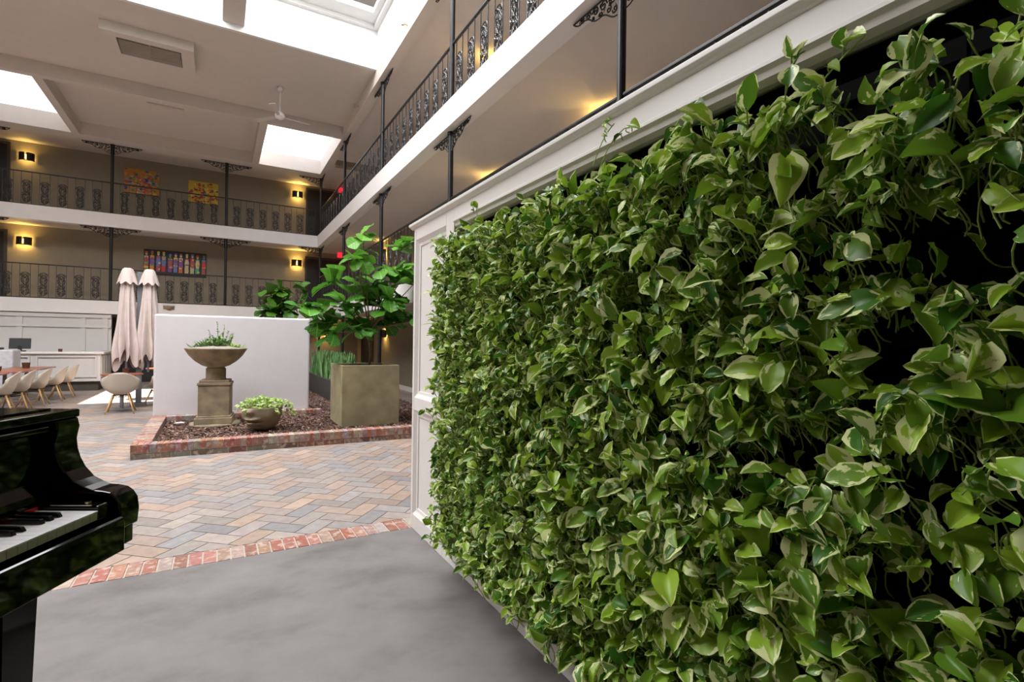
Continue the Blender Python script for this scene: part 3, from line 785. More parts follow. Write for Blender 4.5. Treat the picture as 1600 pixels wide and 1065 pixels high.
# ------------------------------------------------------------------ living wall
PX = 1.374
t = thing('living_wall_partition', 'long white panelled partition framing the wall of pothos', 'partition', (PX, 0, 0))
YA, YO, YE = -1.6, 3.19, 4.0
m = MB(); m.box(.17, .30, YA, YE-.005, 0, 2.412); m.box(.03, .17, YO, YE-.005, 0, 2.412); m.box(.03, .17, YA, YO, 0, .13); m.box(.03, .17, YA, YO, 2.31, 2.412); m.box(.03, .17, YA, YA+.06, .13, 2.31)
m.build('core', M['white'], t)
m = MB()   # stiles and rails, proud of the recessed panels
m.box(0, .032, 3.955, YE, 0, 2.414); m.box(0, .032, YO, 3.33, 0, 2.414); m.box(0, .032, 3.33, 3.955, 0, .12); m.box(0, .032, 3.33, 3.955, .95, 1.055); m.box(0, .032, 3.33, 3.955, 2.315, 2.414)
m.box(0, .032, YA, YO, 0, .13); m.box(0, .032, YA, YO, 2.325, 2.414)
m.build('stiles_and_rails', M['trim'], t, bevel=.004)
def moulding(m, y0, y1, z0, z1, w=.05, d=.028):
    """sloped inner moulding round a recessed panel"""
    o = [(y0, z0), (y1, z0), (y1, z1), (y0, z1)]; i_ = [(y0+w, z0+w), (y1-w, z0+w), (y1-w, z1-w), (y0+w, z1-w)]
    mid = [(y0+w*.55, z0+w*.55), (y1-w*.55, z0+w*.55), (y1-w*.55, z1-w*.55), (y0+w*.55, z1-w*.55)]
    vs = [(.002, y, z) for y, z in o]+[(.02, y, z) for y, z in mid]+[(.024, y, z) for y, z in i_]+[(d+.004, y, z) for y, z in i_]
    fs = []
    for k in range(4):
        k2 = (k+1) % 4; fs += [(k, k+4, k2+4, k2), (k+4, k+8, k2+8, k2+4), (k+8, k+12, k2+12, k2+8)]
    m.add(vs, fs)
m = MB(); moulding(m, 3.33, 3.955, 1.055, 2.315); moulding(m, 3.33, 3.955, .12, .95); m.build('panel_moulding', M['trim'], t)
m = MB(); P = [(0, 2.413), (-.010, 2.417), (-.018, 2.427), (-.03, 2.431), (-.03, 2.452), (.33, 2.452), (.33, 2.413)]
m.prism(P, YA-.05, YE+.05, lambda u, v, s: (u, s, v)); m.build('cornice', M['trim'], t, bevel=.003)
m = MB(); P = [(-.002, 2.332), (-.010, 2.326), (-.010, 2.314), (.004, 2.304), (.008, 2.285), (.03, 2.272), (.05, 2.27), (.05, 2.332)]
m.prism(P, YA, YO+.0, lambda u, v, s: (u, s, v)); m.build('opening_moulding', M['trim'], t)
m = MB(); m.box(.14, .169, YA+.06, YO, .13, 2.31); m.build('black_backing', M['blacktray'], t)
rows = [.16+.268*k for k in range(8)]
for k, z in enumerate(rows):
    for j in range(9):
        y1 = YO-.012-j*.543; y0 = y1-.535
        if y0 < YA+.06: y0 = YA+.065
        if y1-y0 < .1: continue
        m = MB(); m.box(.045, .138, y0, y1, z, z+.145); m.box(.03, .045, y0, y1, z+.10, z+.15); m.box(.12, .138, y0, y1, z+.145, z+.262)
        m.build('planting_tray', M['blacktray'], t)

def gap_list():
    # bare patches of the planting, (y, z, ry, rz) on the wall plane
    g = []
    for px, py, rx, ry in ((1262, 205, 60, 26), (1345, 150, 45, 40), (1400, 345, 60, 22), (1300, 360, 45, 14), (1225, 395, 20, 10), (1395, 555, 60, 44), (1215, 440, 22, 12), (1010, 470, 22, 14), (925, 372, 16, 9), (965, 540, 14, 10), (1020, 545, 22, 18),
                           (1260, 690, 46, 34), (1220, 850, 55, 24), (1075, 690, 24, 16), (905, 690, 12, 12), (845, 625, 10, 14), (1120, 590, 24, 12), (1060, 400, 18, 18), (790, 470, 9, 7), (735, 740, 9, 10), (1500, 420, 50, 26), (1480, 700, 40, 22), (1390, 930, 40, 22), (1230, 300, 26, 16), (1560, 130, 60, 40), (1150, 410, 16, 14), (870, 280, 30, 8), (1110, 190, 40, 8)):
        d = np.array([px-800, -(py-532.5)])/797.4
        g.append((px, py, rx, ry))
    return g
# camera frame used for locating the measured bare patches on the wall plane
yaw, pitch, roll = math.radians(29.95), math.radians(.22), math.radians(.76)
def cam_axes():
    f = np.array([math.sin(yaw)*math.cos(pitch), math.cos(yaw)*math.cos(pitch), math.sin(pitch)])
    r = np.array([math.cos(yaw), -math.sin(yaw), 0.]); u = np.cross(r, f)
    return r*math.cos(roll)+u*math.sin(roll), u*math.cos(roll)-r*math.sin(roll), f
AR, AU, AF = cam_axes()
def wallpt(px, py, X=1.27):
    d = AR*(px-800)/797.4-AU*(py-532.5)/797.4+AF; s = X/d[0]; return s*d[1], 1.5+s*d[2]
GAPS = []
for px, py, rx, ry in gap_list():
    y, z = wallpt(px, py); y2, _ = wallpt(px+rx, py); _, z2 = wallpt(px, py-ry)
    GAPS.append((y, z, abs(y-y2), abs(z2-z)))
def pothos():
    N = 18500
    base = []; dr = []; nm = []; st = []; size = []
    R = rng
    while len(base) < N:
        # plants rooted in trays, vines spilling outward and down
        row = rows[R.integers(0, len(rows))]+.13
        py = R.uniform(-.55, YO+.0)
        dens = 1.0 if py > 2.0 else .42+.58*max(0, (py-.4)/1.6)
        if R.random() > dens: continue
        nl = R.integers(5, 12)
        big = 1.0+.22*(R.random()-.5)
        hd = R.uniform(-.9, .9)           # sideways heading of the vine
        reach = R.uniform(.04, .17); drop = R.uniform(-.12, .24)
        for k in range(nl):
            q = (k+R.uniform(.3, 1))/nl
            y = py+hd*.16*q+R.normal(0, .035); z = row-drop*q+R.normal(0, .045)
            x = PX-.0-reach*math.sin(PI*.5*min(1, q*1.3))+R.normal(0, .015)
            x = min(x, PX+.03)
            lim = .2 if R.random() < .97 else .3
            if z > 2.14+R.uniform(-.08, .06) or z < .215: continue
            if y > YO+.02: continue
            if any(((y-a)/c)**2+((z-b)/d)**2 < 1.2 for a, b, c, d in GAPS) and R.random() < .97: continue
            if x < PX-lim: x = PX-lim
            base.append((x, y, z))
            out = R.uniform(.25, 1.0)
            dr.append((-out, R.normal(0, .75)+hd*.3, R.normal(-.08, .7)))
            nm.append((-.75+R.normal(0, .4), R.normal(0, .55), .9+R.normal(0, .4)))
            size.append(big*R.uniform(.050, .086)*(1.0 if R.random() > .08 else 1.3)*(1.0-.08*min(1, max(0, (y-.4)/1.3)))*R.choice([.6, .8, 1.0, 1.15])*(.84 if y > 1.9 else 1)*(.9 if y > 2.5 else 1))
    base = np.array(base); dr = nrm_(np.array(dr)); nm = np.array(nm); size = np.array(size)
    N = len(base)
    # stray shoots
    extra = [((940, 215), (958, 190), 4), ((960, 208), (990, 192), 3), ((700, 395), (683, 400), 4), ((705, 385), (690, 365), 3), ((700, 560), (684, 540), 3), ((700, 630), (683, 636), 3), ((745, 335), (742, 318), 3), ((1240, 90), (1255, 75), 3), ((700, 770), (672, 768), 4), ((700, 790), (668, 792), 4), ((838, 985), (860, 1030), 5), ((850, 300), (880, 290), 3), ((1290, 110), (1350, 50), 3), ((1060, 180), (1095, 172), 3)]
    eb = []; ed = []; en = []; es = []
    est = []
    for (a, b, k) in extra:
        ya, za = wallpt(*a, X=1.26); yb, zb = wallpt(*b, X=1.22)
        for q in range(k):
            t_ = (q+.6)/k; P = (1.26-.04*t_+R.normal(0, .008), ya+(yb-ya)*t_+R.normal(0, .01), za+(zb-za)*t_+R.normal(0, .01))
            eb.append(P); ed.append((-.4, (yb-ya)*8+R.normal(0, .5), (zb-za)*6+R.normal(0, .5))); en.append((-.8, R.normal(0, .3), .8)); es.append(R.uniform(.035, .055))
    base = np.concatenate([base, eb]); dr = np.concatenate([dr, nrm_(np.array(ed))]); nm = np.concatenate([nm, en]); size = np.concatenate([size, es]); N = len(base)
    rnd = rng.random((N, 3)); rnd[:, 1] = np.clip(rnd[:, 1]**1.3+.25*(rng.random(N) < .12), 0, 1)
    kinds = [leaf_grid(7, 9, heart, f_, c_, w_) for f_, c_, w_ in ((.35, .35, .02), (.6, .7, .03), (.2, .2, .03), (.95, .45, .02), (.45, 1.0, .03), (.8, .1, .03))]
    # petioles: from leaf base back and down to the vine
    K = 5; T = np.linspace(0, 1, K)[None, :, None]
    ln = size*rng.uniform(.9, 1.7, N)
    root = base+np.stack([np.minimum(rng.uniform(.03, .07, N), PX+.06-base[:, 0]), rng.normal(0, .02, N), -ln*.8], 1)
    ne = len(eb); root[-ne:] = base[-ne:]+np.stack([rng.uniform(.005, .012, ne), rng.normal(0, .008, ne), -rng.uniform(.01, .02, ne)], 1)
    ctrl = (base+root)/2+np.stack([-rng.uniform(0, .01, N), rng.normal(0, .008, N), -ln*.1], 1)-dr*(ln*np.concatenate([np.full(N-ne, .45), np.full(ne, .1)]))[:, None]
    S = (1-T)**2*base[:, None]+2*T*(1-T)*ctrl[:, None]+T*T*root[:, None]
    vines = []
    for (a, b, k) in extra:
        ya, za = wallpt(*a, X=1.26); yb, zb = wallpt(*b, X=1.22)
        p0 = np.array([1.31, ya-(yb-ya)*.9+.01, za-abs(zb-za)*.6-.06]); p1 = np.array([1.265, ya, za-.012]); p2 = np.array([1.225, yb, zb-.006])
        tt = np.linspace(0, 1, 5)[:, None]; vines.append((1-tt)**2*p0+2*tt*(1-tt)*(2*p1-(p0+p2)/2)+tt**2*p2)
    S = np.concatenate([S, np.array(vines)])
    return build_leaves('pothos_vines', M['pothos'], base, dr, nm, size, kinds, rnd, stems=S, stemmat=M['stem'], stemrad=.0023, width=rng.uniform(.8, 1.1, N))
o = pothos(); tag(o, 'dense wall of green and cream variegated pothos spilling from the trays', 'plants', kind='stuff')

# ------------------------------------------------------------------ square planter + fiddle leaf fig
pang = 0.0
t = thing('square_planter', 'large square olive cast stone planter holding the fig tree', 'planter', (2.215, 8.965, .1), pang)
w = .475
m = MB(); H = 1.0
m.box(-w, w, -w, -w+.05, 0, H); m.box(-w, w, w-.05, w, 0, H); m.box(-w, -w+.05, -w+.05, w-.05, 0, H); m.box(w-.05, w, -w+.05, w-.05, 0, H); m.box(-w+.05, w-.05, -w+.05, w-.05, 0, .1)
m.build('planter_box', M['stone2'], t, bevel=.008)
m = MB(); m.box(-w+.052, w-.052, -w+.052, w-.052, .8, .965); m.build('soil', M['soil'], t)
def tree(label, cx, cy, z0, zs, clusters, mat, nl, sz, group=None, trunkr=.022, seed=1):
    R = np.random.default_rng(seed)
    t = thing('fiddle_leaf_fig', label, 'tree', (cx, cy, z0))
    m = MB(); fork = Vector((.0, 0, zs))
    m.tube([(0, 0, 0), (.015, 0, zs*.35), (-.01, 0, zs*.7), tuple(fork)], [trunkr, trunkr*.9, trunkr*.8, trunkr*.8], 10)
    base = []; dr = []; nm = []; size = []
    for (x, y, z, r, k) in clusters:
        tip = Vector((x-cx, y-cy, z-z0)); midp = fork.lerp(tip, .5)+Vector((0, 0, -.05+.25*abs(tip.x)*.3))
        bp = [tuple((1-s)**2*fork+2*s*(1-s)*midp+s*s*tip) for s in np.linspace(0, 1, 7)]
        m.tube(bp, list(np.linspace(trunkr*.6, .006, 7)), 7)
        cc = tip
        for i in range(int(k*nl)):
            th = i*2.4+R.uniform(-.3, .3); el = R.uniform(-.7, .9)
            q = R.uniform(.45, 1.0)
            b = fork.lerp(tip, q) if i % 3 == 0 else tip+Vector((R.normal(0, r*.35), R.normal(0, r*.35), R.normal(0, r*.4)))
            dvec = (math.cos(th)*math.cos(el), math.sin(th)*math.cos(el), math.sin(el)+.1)
            base.append(tuple(b)); dr.append(dvec); nm.append((R.normal(0, .3)-dvec[0]*.6, R.normal(0, .3)-dvec[1]*.6, 1.0)); size.append(sz*R.uniform(.7, 1.2))
    m.build('trunk', M['bark'], t, smooth=True)
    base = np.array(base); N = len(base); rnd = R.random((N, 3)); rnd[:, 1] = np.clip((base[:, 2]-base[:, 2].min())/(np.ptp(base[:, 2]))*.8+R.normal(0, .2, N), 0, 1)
    kinds = [leaf_grid(9, 11, obov, .22, c_, .025, wn_) for c_, wn_ in ((.35, 2.3), (.6, 3.1), (.15, 2.7), (.9, 2.2))]
    build_leaves('foliage', mat, base, np.array(dr), np.array(nm), np.array(size), kinds, rnd, t)
    return t
def at(px, py, Y):
    d = AR*(px-800)/797.4-AU*(py-532.5)/797.4+AF; s = Y/d[1]; return s*d[0], Y, 1.5+s*d[2]
cl = []
for px, py, Y, r, k in ((567, 372, 9.0, .1, 1.1), (556, 404, 8.8, .12, .8), (628, 384, 9.3, .12, 1.0), (600, 424, 8.8, .15, 1.2), (634, 425, 8.8, .13, .9), (585, 448, 9.2, .12, .8), (520, 440, 8.9, .10, .7), (478, 478, 8.8, .12, .9), (500, 505, 9.1, .14, .9), (535, 478, 8.7, .15, 1.1), (575, 470, 9.4, .16, 1.0),
                        (612, 470, 8.7, .15, 1.1), (600, 505, 9.2, .14, .8), (555, 515, 8.7, .12, .7), (632, 500, 9.0, .12, .7), (520, 520, 8.8, .08, .5), (650, 440, 8.7, .12, .8), (650, 500, 8.7, .12, .7)):
    x, y, z = at(px, py, Y); cl.append((x, y, z, r, k))
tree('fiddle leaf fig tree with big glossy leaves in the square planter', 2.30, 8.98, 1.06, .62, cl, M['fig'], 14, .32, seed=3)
cl2 = []
for px, py, Y, r, k in ((437, 450, 15.0, .15, 1), (420, 465, 15.0, .18, 1), (450, 470, 15.3, .2, 1), (430, 490, 15.0, .2, 1), (455, 495, 15.2, .2, .8), (415, 488, 15, .12, .6), (475, 455, 15.5, .15, .6)):
    x, y, z = at(px, py, Y); cl2.append((x, y, z, r, k))
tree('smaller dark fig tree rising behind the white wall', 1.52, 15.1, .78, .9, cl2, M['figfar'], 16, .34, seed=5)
t = thing('round_planter', 'charcoal pot behind the white wall holding the smaller fig', 'planter', (1.52, 15.1, 0))
m = MB(); m.lathe([(.001, 0), (.2, 0), (.26, .7), (.28, .74), (.25, .74), (.23, .70), (.001, .70)], 28); m.build('pot', M['charcoal'], t, smooth=False)
m = MB(); m.lathe([(.23, .72), (.1, .78), (.001, .785)], 20); m.build('soil', M['soil'], t)

# ------------------------------------------------------------------ trough with snake plants
t = thing('trough_planter', 'long charcoal trough planter beside the mulch bed', 'planter', (2.52, 13.6, .1))
m = MB(); m.box(-.27, -.24, -2.4, 2.4, 0, .48); m.box(.24, .27, -2.4, 2.4, 0, .48); m.box(-.24, .24, -2.4, -2.37, 0, .48); m.box(-.24, .24, 2.37, 2.4, 0, .48); m.box(-.24, .24, -2.37, 2.37, 0, .05); m.build('trough', M['charcoal'], t)
m = MB(); m.box(-.238, .238, -2.368, 2.368, .38, .45); m.build('soil', M['soil'], t)
def blade_prof(v): return .048*float(np.interp(v, [0, .3, .6, .8, .93, 1], [.8, 1, .95, .68, .3, .02]))
snk = None
for k in range(17):
    lab = 'clump of upright snake plant leaves in the charcoal trough'
    if k < 3:
        tt = thing('snake_plant', lab, 'plant', group='snake plants in the charcoal trough')
        N = 14; R = np.random.default_rng(20+k)
        b = np.stack([R.uniform(-.17, .17, N), R.uniform(-.13, .13, N), np.zeros(N)], 1)
        d = np.stack([R.normal(0, .09, N), R.normal(0, .08, N), np.ones(N)], 1); n_ = np.stack([R.normal(0, 1, N), R.normal(0, 1, N), np.zeros(N)], 1)
        build_leaves('leaves', M['snake'], b, d, n_, R.uniform(.38, .72, N), [leaf_grid(4, 9, blade_prof, .6, .1, .02, 1.5), leaf_grid(4, 9, blade_prof, .8, -.12, .02, 1.2)], R.random((N, 3)), tt)
        snk = (snk or [])+[tt]; s = tt
    else: s = copy_tree(snk[k % 3])
    s.location = (2.52, 11.34+k*.28, .55); s.rotation_euler = (0, 0, k*1.3)
    s['label'] = ('%s, %s' % (lab, ['nearest the square planter', 'furthest down the row'][0 if k == 0 else 1])) if k in (0, 16) else lab+', in the middle of the row'

# ------------------------------------------------------------------ face planter
def face_planter():
    t = thing('face_planter', 'stone planter shaped like the lower half of a face', 'planter', (.64, 9.0, .1), 0)
    nu, nv = 144, 60
    vs = []; fs = []
    fd = math.radians(-90-38)       # facing direction
    top = .40
    def bump(a, z, a0, z0, sa, sz): return math.exp(-((a-a0)/sa)**2-((z-z0)/sz)**2)
    for j in range(nv+1):
        s = j/nv; z = top*s
        for i in range(nu):
            th = 2*PI*i/nu; a = (th-PI) if th > PI else th; a = math.atan2(math.sin(th), math.cos(th))
            # head section: jaw narrow at the bottom, round cheeks at the top
            rr = .36*(math.sin(min(1, .16+.84*s**.62)*PI/2))**1.0
            ell = 1.0+.10*math.cos(a)          # deeper toward the face
            r = rr*ell*(1-.10*abs(math.sin(a)))
            lip = .075*bump(a, z, 0, .222, .30, .026)*(1-.3*math.exp(-(a/.06)**2)) + .085*bump(a, z, 0, .155, .26, .026)
            r += lip
            r -= .085*bump(a, z, 0, .190, .36, .011)+.045*bump(a, z, 0, .105, .34, .02)
            r += .035*bump(a, z, 0, .075, .35, .035)
            r -= .012*bump(a, z, 0, .25, .05, .03)
            r += .075*bump(a, z, 0, .345, .13, .05)      # base of the nose
            r += .012*bump(abs(a), z, .75, .27, .3, .08)
            vs.append((r*math.cos(a+fd), r*math.sin(a+fd), z))
    for j in range(nv):
        for i in range(nu): fs.append((j*nu+i, j*nu+(i+1) % nu, (j+1)*nu+(i+1) % nu, (j+1)*nu+i))
    fs.append(tuple(range(nu-1, -1, -1)))
    o = len(vs)
    for i in range(nu): x, y, z = vs[nv*nu+i]; vs.append((x*.9, y*.9, z))
    for i in range(nu): x, y, z = vs[nv*nu+i]; vs.append((x*.88, y*.88, z-.08))
    for i in range(nu): fs += [(nv*nu+i, nv*nu+(i+1) % nu, o+(i+1) % nu, o+i), (o+i, o+(i+1) % nu, o+nu+(i+1) % nu, o+nu+i)]
    fs.append(tuple(range(o+nu, o+2*nu)))
    link('stone_face', vs, fs, M['stone3'], t, True)
    return t
fp = face_planter(); fp.location = (.63, 8.78, .1); fp.scale = (.86, .86, .92)
def trailing(label, loc, N, rx, ry, mat, sz, trail, seed):
    R = np.random.default_rng(seed); t = thing('trailing_plant', label, 'plant', loc)
    a = R.uniform(0, 2*PI, N); q = np.sqrt(R.random(N))
    b = np.stack([rx*q*np.cos(a), ry*q*np.sin(a), .02+.10*(1-q**2)+R.uniform(-.01, .05, N)], 1)
    for (dx, dy, dz, k) in trail:
        s = R.random(k)[:, None]; e = np.array([[dx, dy, dz]]); p0 = np.array([[dx*.75, dy*.75, .06]])
        b = np.concatenate([b, p0*(1-s)+e*s+R.normal(0, .025, (k, 3))])
    n = len(b); d = np.stack([b[:, 0]*2+R.normal(0, .5, n), b[:, 1]*2+R.normal(0, .5, n), R.normal(-.1, .5, n)], 1)
    nn = np.stack([R.normal(0, .4, n), R.normal(-.3, .4, n), np.ones(n)], 1)
    build_leaves('leaves', mat, b, d, nn, R.uniform(.7, 1.2, n)*sz, [leaf_grid(5, 5, heart, .3, .5), leaf_grid(5, 5, heart, .5, .8)], R.random((n, 3)), t)
    return t
trailing('lime green trailing plant spilling out of the face planter', (.63, 8.78, .455), 330, .31, .29, M['limepothos'], .055, [(.43, -.02, -.14, 26), (.38, .1, -.05, 18), (.18, -.33, -.1, 10), (-.36, .0, .0, 10), (-.27, -.25, .0, 10)], 8)

# urn plants
def tuft(name, label, loc, N, h, spread, mat, wid, lean, seed, flat=0.0):
    R = np.random.default_rng(seed); t = thing(name, label, 'plant', loc)
    a = R.uniform(0, 2*PI, N); b = np.stack([spread*.5*R.normal(0, .6, N), spread*.5*R.normal(0, .6, N), R.uniform(0, h*flat, N)], 1)
    d = np.stack([np.cos(a)*lean, np.sin(a)*lean, np.ones(N)*(1-.5*lean)], 1)+R.normal(0, .12, (N, 3))
    nn = np.stack([-np.cos(a), -np.sin(a), np.ones(N)*.8], 1)
    build_leaves('leaves', mat, b, d, nn, R.uniform(.6, 1.15, N)*h*(1-flat*.6), [leaf_grid(4, 5, wid, .5, -.2), leaf_grid(4, 5, wid, .3, .3)], R.random((N, 3)), t)
    return t
def sprigs(label, loc, ns, h, spread, mat, ls, seed, lean=.3, cx=0):
    R = np.random.default_rng(seed); t = thing('succulent', label, 'plant', loc); b = []; d = []; nn = []; m = MB()
    for k in range(ns):
        a = R.uniform(0, 2*PI); q = R.uniform(0, 1)**.6; x0, y0 = spread*q*math.cos(a), spread*.8*q*math.sin(a); hh = h*(1-.55*q)*R.uniform(.6, 1.1)
        tx, ty = x0+lean*hh*math.cos(a)*q+R.normal(0, .02), y0+lean*hh*math.sin(a)*q
        P = [(x0+(tx-x0)*s_, y0+(ty-y0)*s_, hh*s_) for s_ in (0, .35, .7, 1)]; m.tube(P, .0028, 4)
        for j in range(int(9+hh*60)):
            s_ = R.uniform(.1, 1); an = R.uniform(0, 2*PI)
            b.append((x0+(tx-x0)*s_, y0+(ty-y0)*s_, hh*s_)); d.append((math.cos(an), math.sin(an), R.uniform(.1, 1.1))); nn.append((0, 0, 1))
    m.build('stems', M['stem'], t)
    n = len(b)
    build_leaves('leaves', mat, np.array(b), np.array(d), np.array(nn, dtype=float)+R.normal(0, .3, (n, 3)), R.uniform(.6, 1.2, n)*ls, [leaf_grid(4, 5, fat, .4, .1)], R.random((n, 3)), t)
thin = lambda v: .10*math.sin(PI*min(1, .15+.85*v))**.8+.005
fat = lambda v: .26*math.sin(PI*min(1, .12+.84*v**1.3))+.01
zz = .1+1.27
tuft('succulent', 'spiky green succulent at the left of the stone bowl', (ux-.17, uy-.04, zz), 40, .15, .22, M['succ'], thin, .7, 31)
sprigs('bushy green plant in the middle of the stone bowl', (ux+.03, uy-.06, zz), 26, .20, .17, M['succ'], .05, 32)
sprigs('tall thin stemmed plant at the back of the stone bowl', (ux+.05, uy+.08, zz), 16, .42, .17, M['succ'], .032, 33, .25)
tuft('succulent', 'low pale rosette plant at the right of the stone bowl', (ux+.27, uy-.04, zz-.01), 50, .12, .2, M['limepothos'], thin, .9, 34)
tuft('succulent', 'small dark sprig at the far left of the stone bowl', (ux-.31, uy, zz-.01), 22, .1, .14, M['snake'], thin, .8, 35)

# bits in the bed
t = thing('garden_spotlight', 'small black garden spotlight in the mulch', 'spotlight', (.88, 9.3, .1))
m = MB(); m.cyl((0, 0, 0), (0, 0, .1), .01, n=8); m.cyl((-.03, -.03, .12), (.04, .04, .17), .035, n=12); m.build('spotlight_head', M['blackplastic'], t)
t = thing('ground_plate', 'flat pale disc lying in the mulch left of the pedestal', 'plate', (-.53, 9.95, .108))
m = MB(); m.lathe([(.001, .004), (.07, .012), (.075, .018), (.07, .0), (.001, 0)], 20); m.build('disc', M['trim'], t)

# ------------------------------------------------------------------ umbrellas
t = thing('umbrella_stand', 'grey steel post carrying the two closed umbrellas', 'umbrella stand', (-1.50, 13.85, 0))
m = MB(); m.box(-.05, .05, -.05, .05, .08, 2.95); m.build('post', M['post'], t, bevel=.006)
m = MB(); m.box(-.14, .14, -.14, .14, 0, .08); m.build('base', M['post'], t, bevel=.01)
m = MB(); m.box(-.3, .3, -.02, .02, 2.86, 2.92); m.build('cross_arm', M['post'], t)
def umbrella(label, x, y, ph):
    t = thing('closed_umbrella', label, 'umbrella', (x, y, 0), ph, 'closed beige umbrellas')
    n = 96; zs = np.linspace(2.72, 1.02, 26); vs = []; fs = []
    R = random.Random(int(ph*100))
    for i, z in enumerate(zs):
        s = (2.72-z)/1.7
        for j in range(n):
            a = 2*PI*j/n; amp = .10+.34*s
            fo = 1+amp*math.cos(8*a+.6*math.sin(3*s+ph))+.12*s*math.cos(3*a+ph*2+2*s)+.06*math.sin(13*a+5*s)
            r = (.105+.085*s-.035*max(0, s-.85)/.15)*fo
            hem = (.12*math.cos(8*a+1.1)+.1*math.cos(2*a+ph)+.04*math.sin(13*a)) if i >= 20 else 0
            vs.append((r*math.cos(a), r*math.sin(a), z-hem*((i-19)/6 if i >= 20 else 0)))
    for i in range(len(zs)-1):
        for j in range(n): fs.append((i*n+j, (i+1)*n+j, (i+1)*n+(j+1) % n, i*n+(j+1) % n))
    c = link('canopy', vs, fs, M['canvas'], t, True)
    vs = []; fs = []
    P = [(.012, 3.02), (.06, 3.015), (.10, 2.98), (.135, 2.88), (.165, 2.78), (.19, 2.68)]
    for i, (r, z) in enumerate(P):
        for j in range(n):
            a = 2*PI*j/n; k = i/5; fo = 1+.09*k*math.cos(8*a)+.05*k*math.cos(3*a+ph)
            vs.append((r*fo*math.cos(a), r*fo*math.sin(a), z-.03*k*math.cos(8*a)))
    for i in range(len(P)-1):
        for j in range(n): fs.append((i*n+j, (i+1)*n+j, (i+1)*n+(j+1) % n, i*n+(j+1) % n))
    link('vent_flap', vs, fs, M['canvas'], t, True)
    m = MB(); m.cyl((0, 0, .75), (0, 0, 3.0), .02, n=10); m.build('pole', M['post'], t)
umbrella('left of the two closed beige umbrellas', -1.72, 13.80, .35)
umbrella('right of the two closed beige umbrellas', -1.33, 13.80, 1.15)

# ------------------------------------------------------------------ chairs
def make_chair():
    t = thing('shell_armchair', 'chair', 'chair', group='beige shell armchairs')
    nu, nv = 15, 22
    K = np.array([0, .14, .32, .46, .58, .78, 1.0])
    cy = np.interp; V = np.linspace(0, 1, nv)
    from_ = lambda arr: np.interp(V, K, arr)
    Y = from_([-.25, -.12, .05, .16, .22, .27, .31]); Z = from_([.435, .405, .375, .385, .465, .65, .82])
    W = from_([.20, .25, .29, .31, .315, .28, .15]); RS = from_([.0, .05, .16, .23, .20, .06, -.03]); WR = from_([0, 0, .01, .04, .10, .11, .05])
    for A in (Y, Z, W, RS, WR): A[1:-1] = (A[:-2]+2*A[1:-1]+A[2:])/4
    vs = []; fs = []
    for j in range(nv):
        for i in range(nu):
            u = -1+2*i/(nu-1); vs.append((u*W[j], Y[j]-WR[j]*u*u, Z[j]+RS[j]*abs(u)**2.6))
    for j in range(nv-1):
        for i in range(nu-1): fs.append((j*nu+i, j*nu+i+1, (j+1)*nu+i+1, (j+1)*nu+i))
    o = link('seat_shell', vs, fs, M['shell'], t, True); s = o.modifiers.new('thick', 'SOLIDIFY'); s.thickness = .012; s.offset = 0
    for sx in (-1, 1):
        for sy in (-1, 1):
            m = MB(); m.cyl((sx*.12, .0+sy*.11, .372), (sx*.23, .0+sy*.23, 0), .017, .011, 10); m.build('leg', M['beech'], t, smooth=True)
    m = MB()
    for sx in (-1, 1):
        m.cyl((sx*.15, -.14, .30), (-sx*.13, -.12, .36), .005, n=6); m.cyl((sx*.15, .14, .30), (-sx*.13, .12, .36), .005, n=6); m.cyl((sx*.15, -.14, .30), (sx*.13, .12, .36), .005, n=6); m.cyl((sx*.15, .14, .30), (sx*.13, -.12, .36), .005, n=6)
    m.box(-.1, .1, -.1, .1, .355, .368)
    m.build('wire_bracing', M['iron'], t)
    return t
ch = make_chair()
chairs = [('beige shell armchair facing away, in front of the closed umbrellas', (-1.66, 12.72), .05),
          ('beige shell armchair half hidden by the white wall', (-1.08, 13.72), .75),
          ('beige shell armchair nearest the piano in the left row', (-3.62, 13.35), PI/2+.15),
          ('beige shell armchair second from the piano in the left row', (-3.55, 14.0), PI/2+.1),
          ('beige shell armchair third from the piano in the left row', (-3.45, 14.75), PI/2+.05),
          ('beige shell armchair fourth from the piano in the left row', (-3.38, 15.75), PI/2+.1),
          ('beige shell armchair furthest from the piano in the left row', (-3.33, 16.55), PI/2+.1)]
# local -y is the sitter's front; rz turns it
for i, (lab, (x, y), rz) in enumerate(chairs):
    r_ = (rz+PI) if i < 2 else (rz+PI*1.0+PI if False else -rz)
    if i < 2: r_ = PI+rz
    else: r_ = -PI/2+(rz-PI/2)
    if i == 0: ch.location = (x, y, 0); ch.rotation_euler = (0, 0, r_); ch['label'] = lab
    else: copy_tree(ch, (x, y, 0), r_, lab)

# ------------------------------------------------------------------ tables
def table(label, x, y, w, d, round_=False):
    t = thing('cafe_table', label, 'table', (x, y, 0), 0, 'red brown cafe tables')
    m = MB()
    if round_: m.lathe([(.001, .725), (w/2, .725), (w/2, .75), (.001, .752)], 40)
    else: m.box(-w/2, w/2, -d/2, d/2, .722, .75)
    m.build('table_top', M['table'], t, bevel=0 if round_ else .004)
    m = MB(); m.cyl((0, 0, .03), (0, 0, .722), .035, n=14); m.build('pedestal', M['post'], t)
    m = MB(); m.lathe([(.001, 0), (.24, 0), (.24, .012), (.05, .035), (.001, .036)], 28); m.build('foot', M['post'], t)
    return t
table('round red brown table behind the armchair in front of the umbrellas', -1.72, 13.28, .72, .72, True)
table('round red brown table in the sun beyond the umbrella stand', -1.15, 15.6, .8, .8, True)
table('red brown table nearest the piano in the left row', -4.12, 13.65, .8, 1.3)
table('red brown table in the middle of the left row', -4.0, 15.1, .8, .8)
table('red brown table furthest from the piano in the left row', -3.95, 16.35, .8, 1.3)
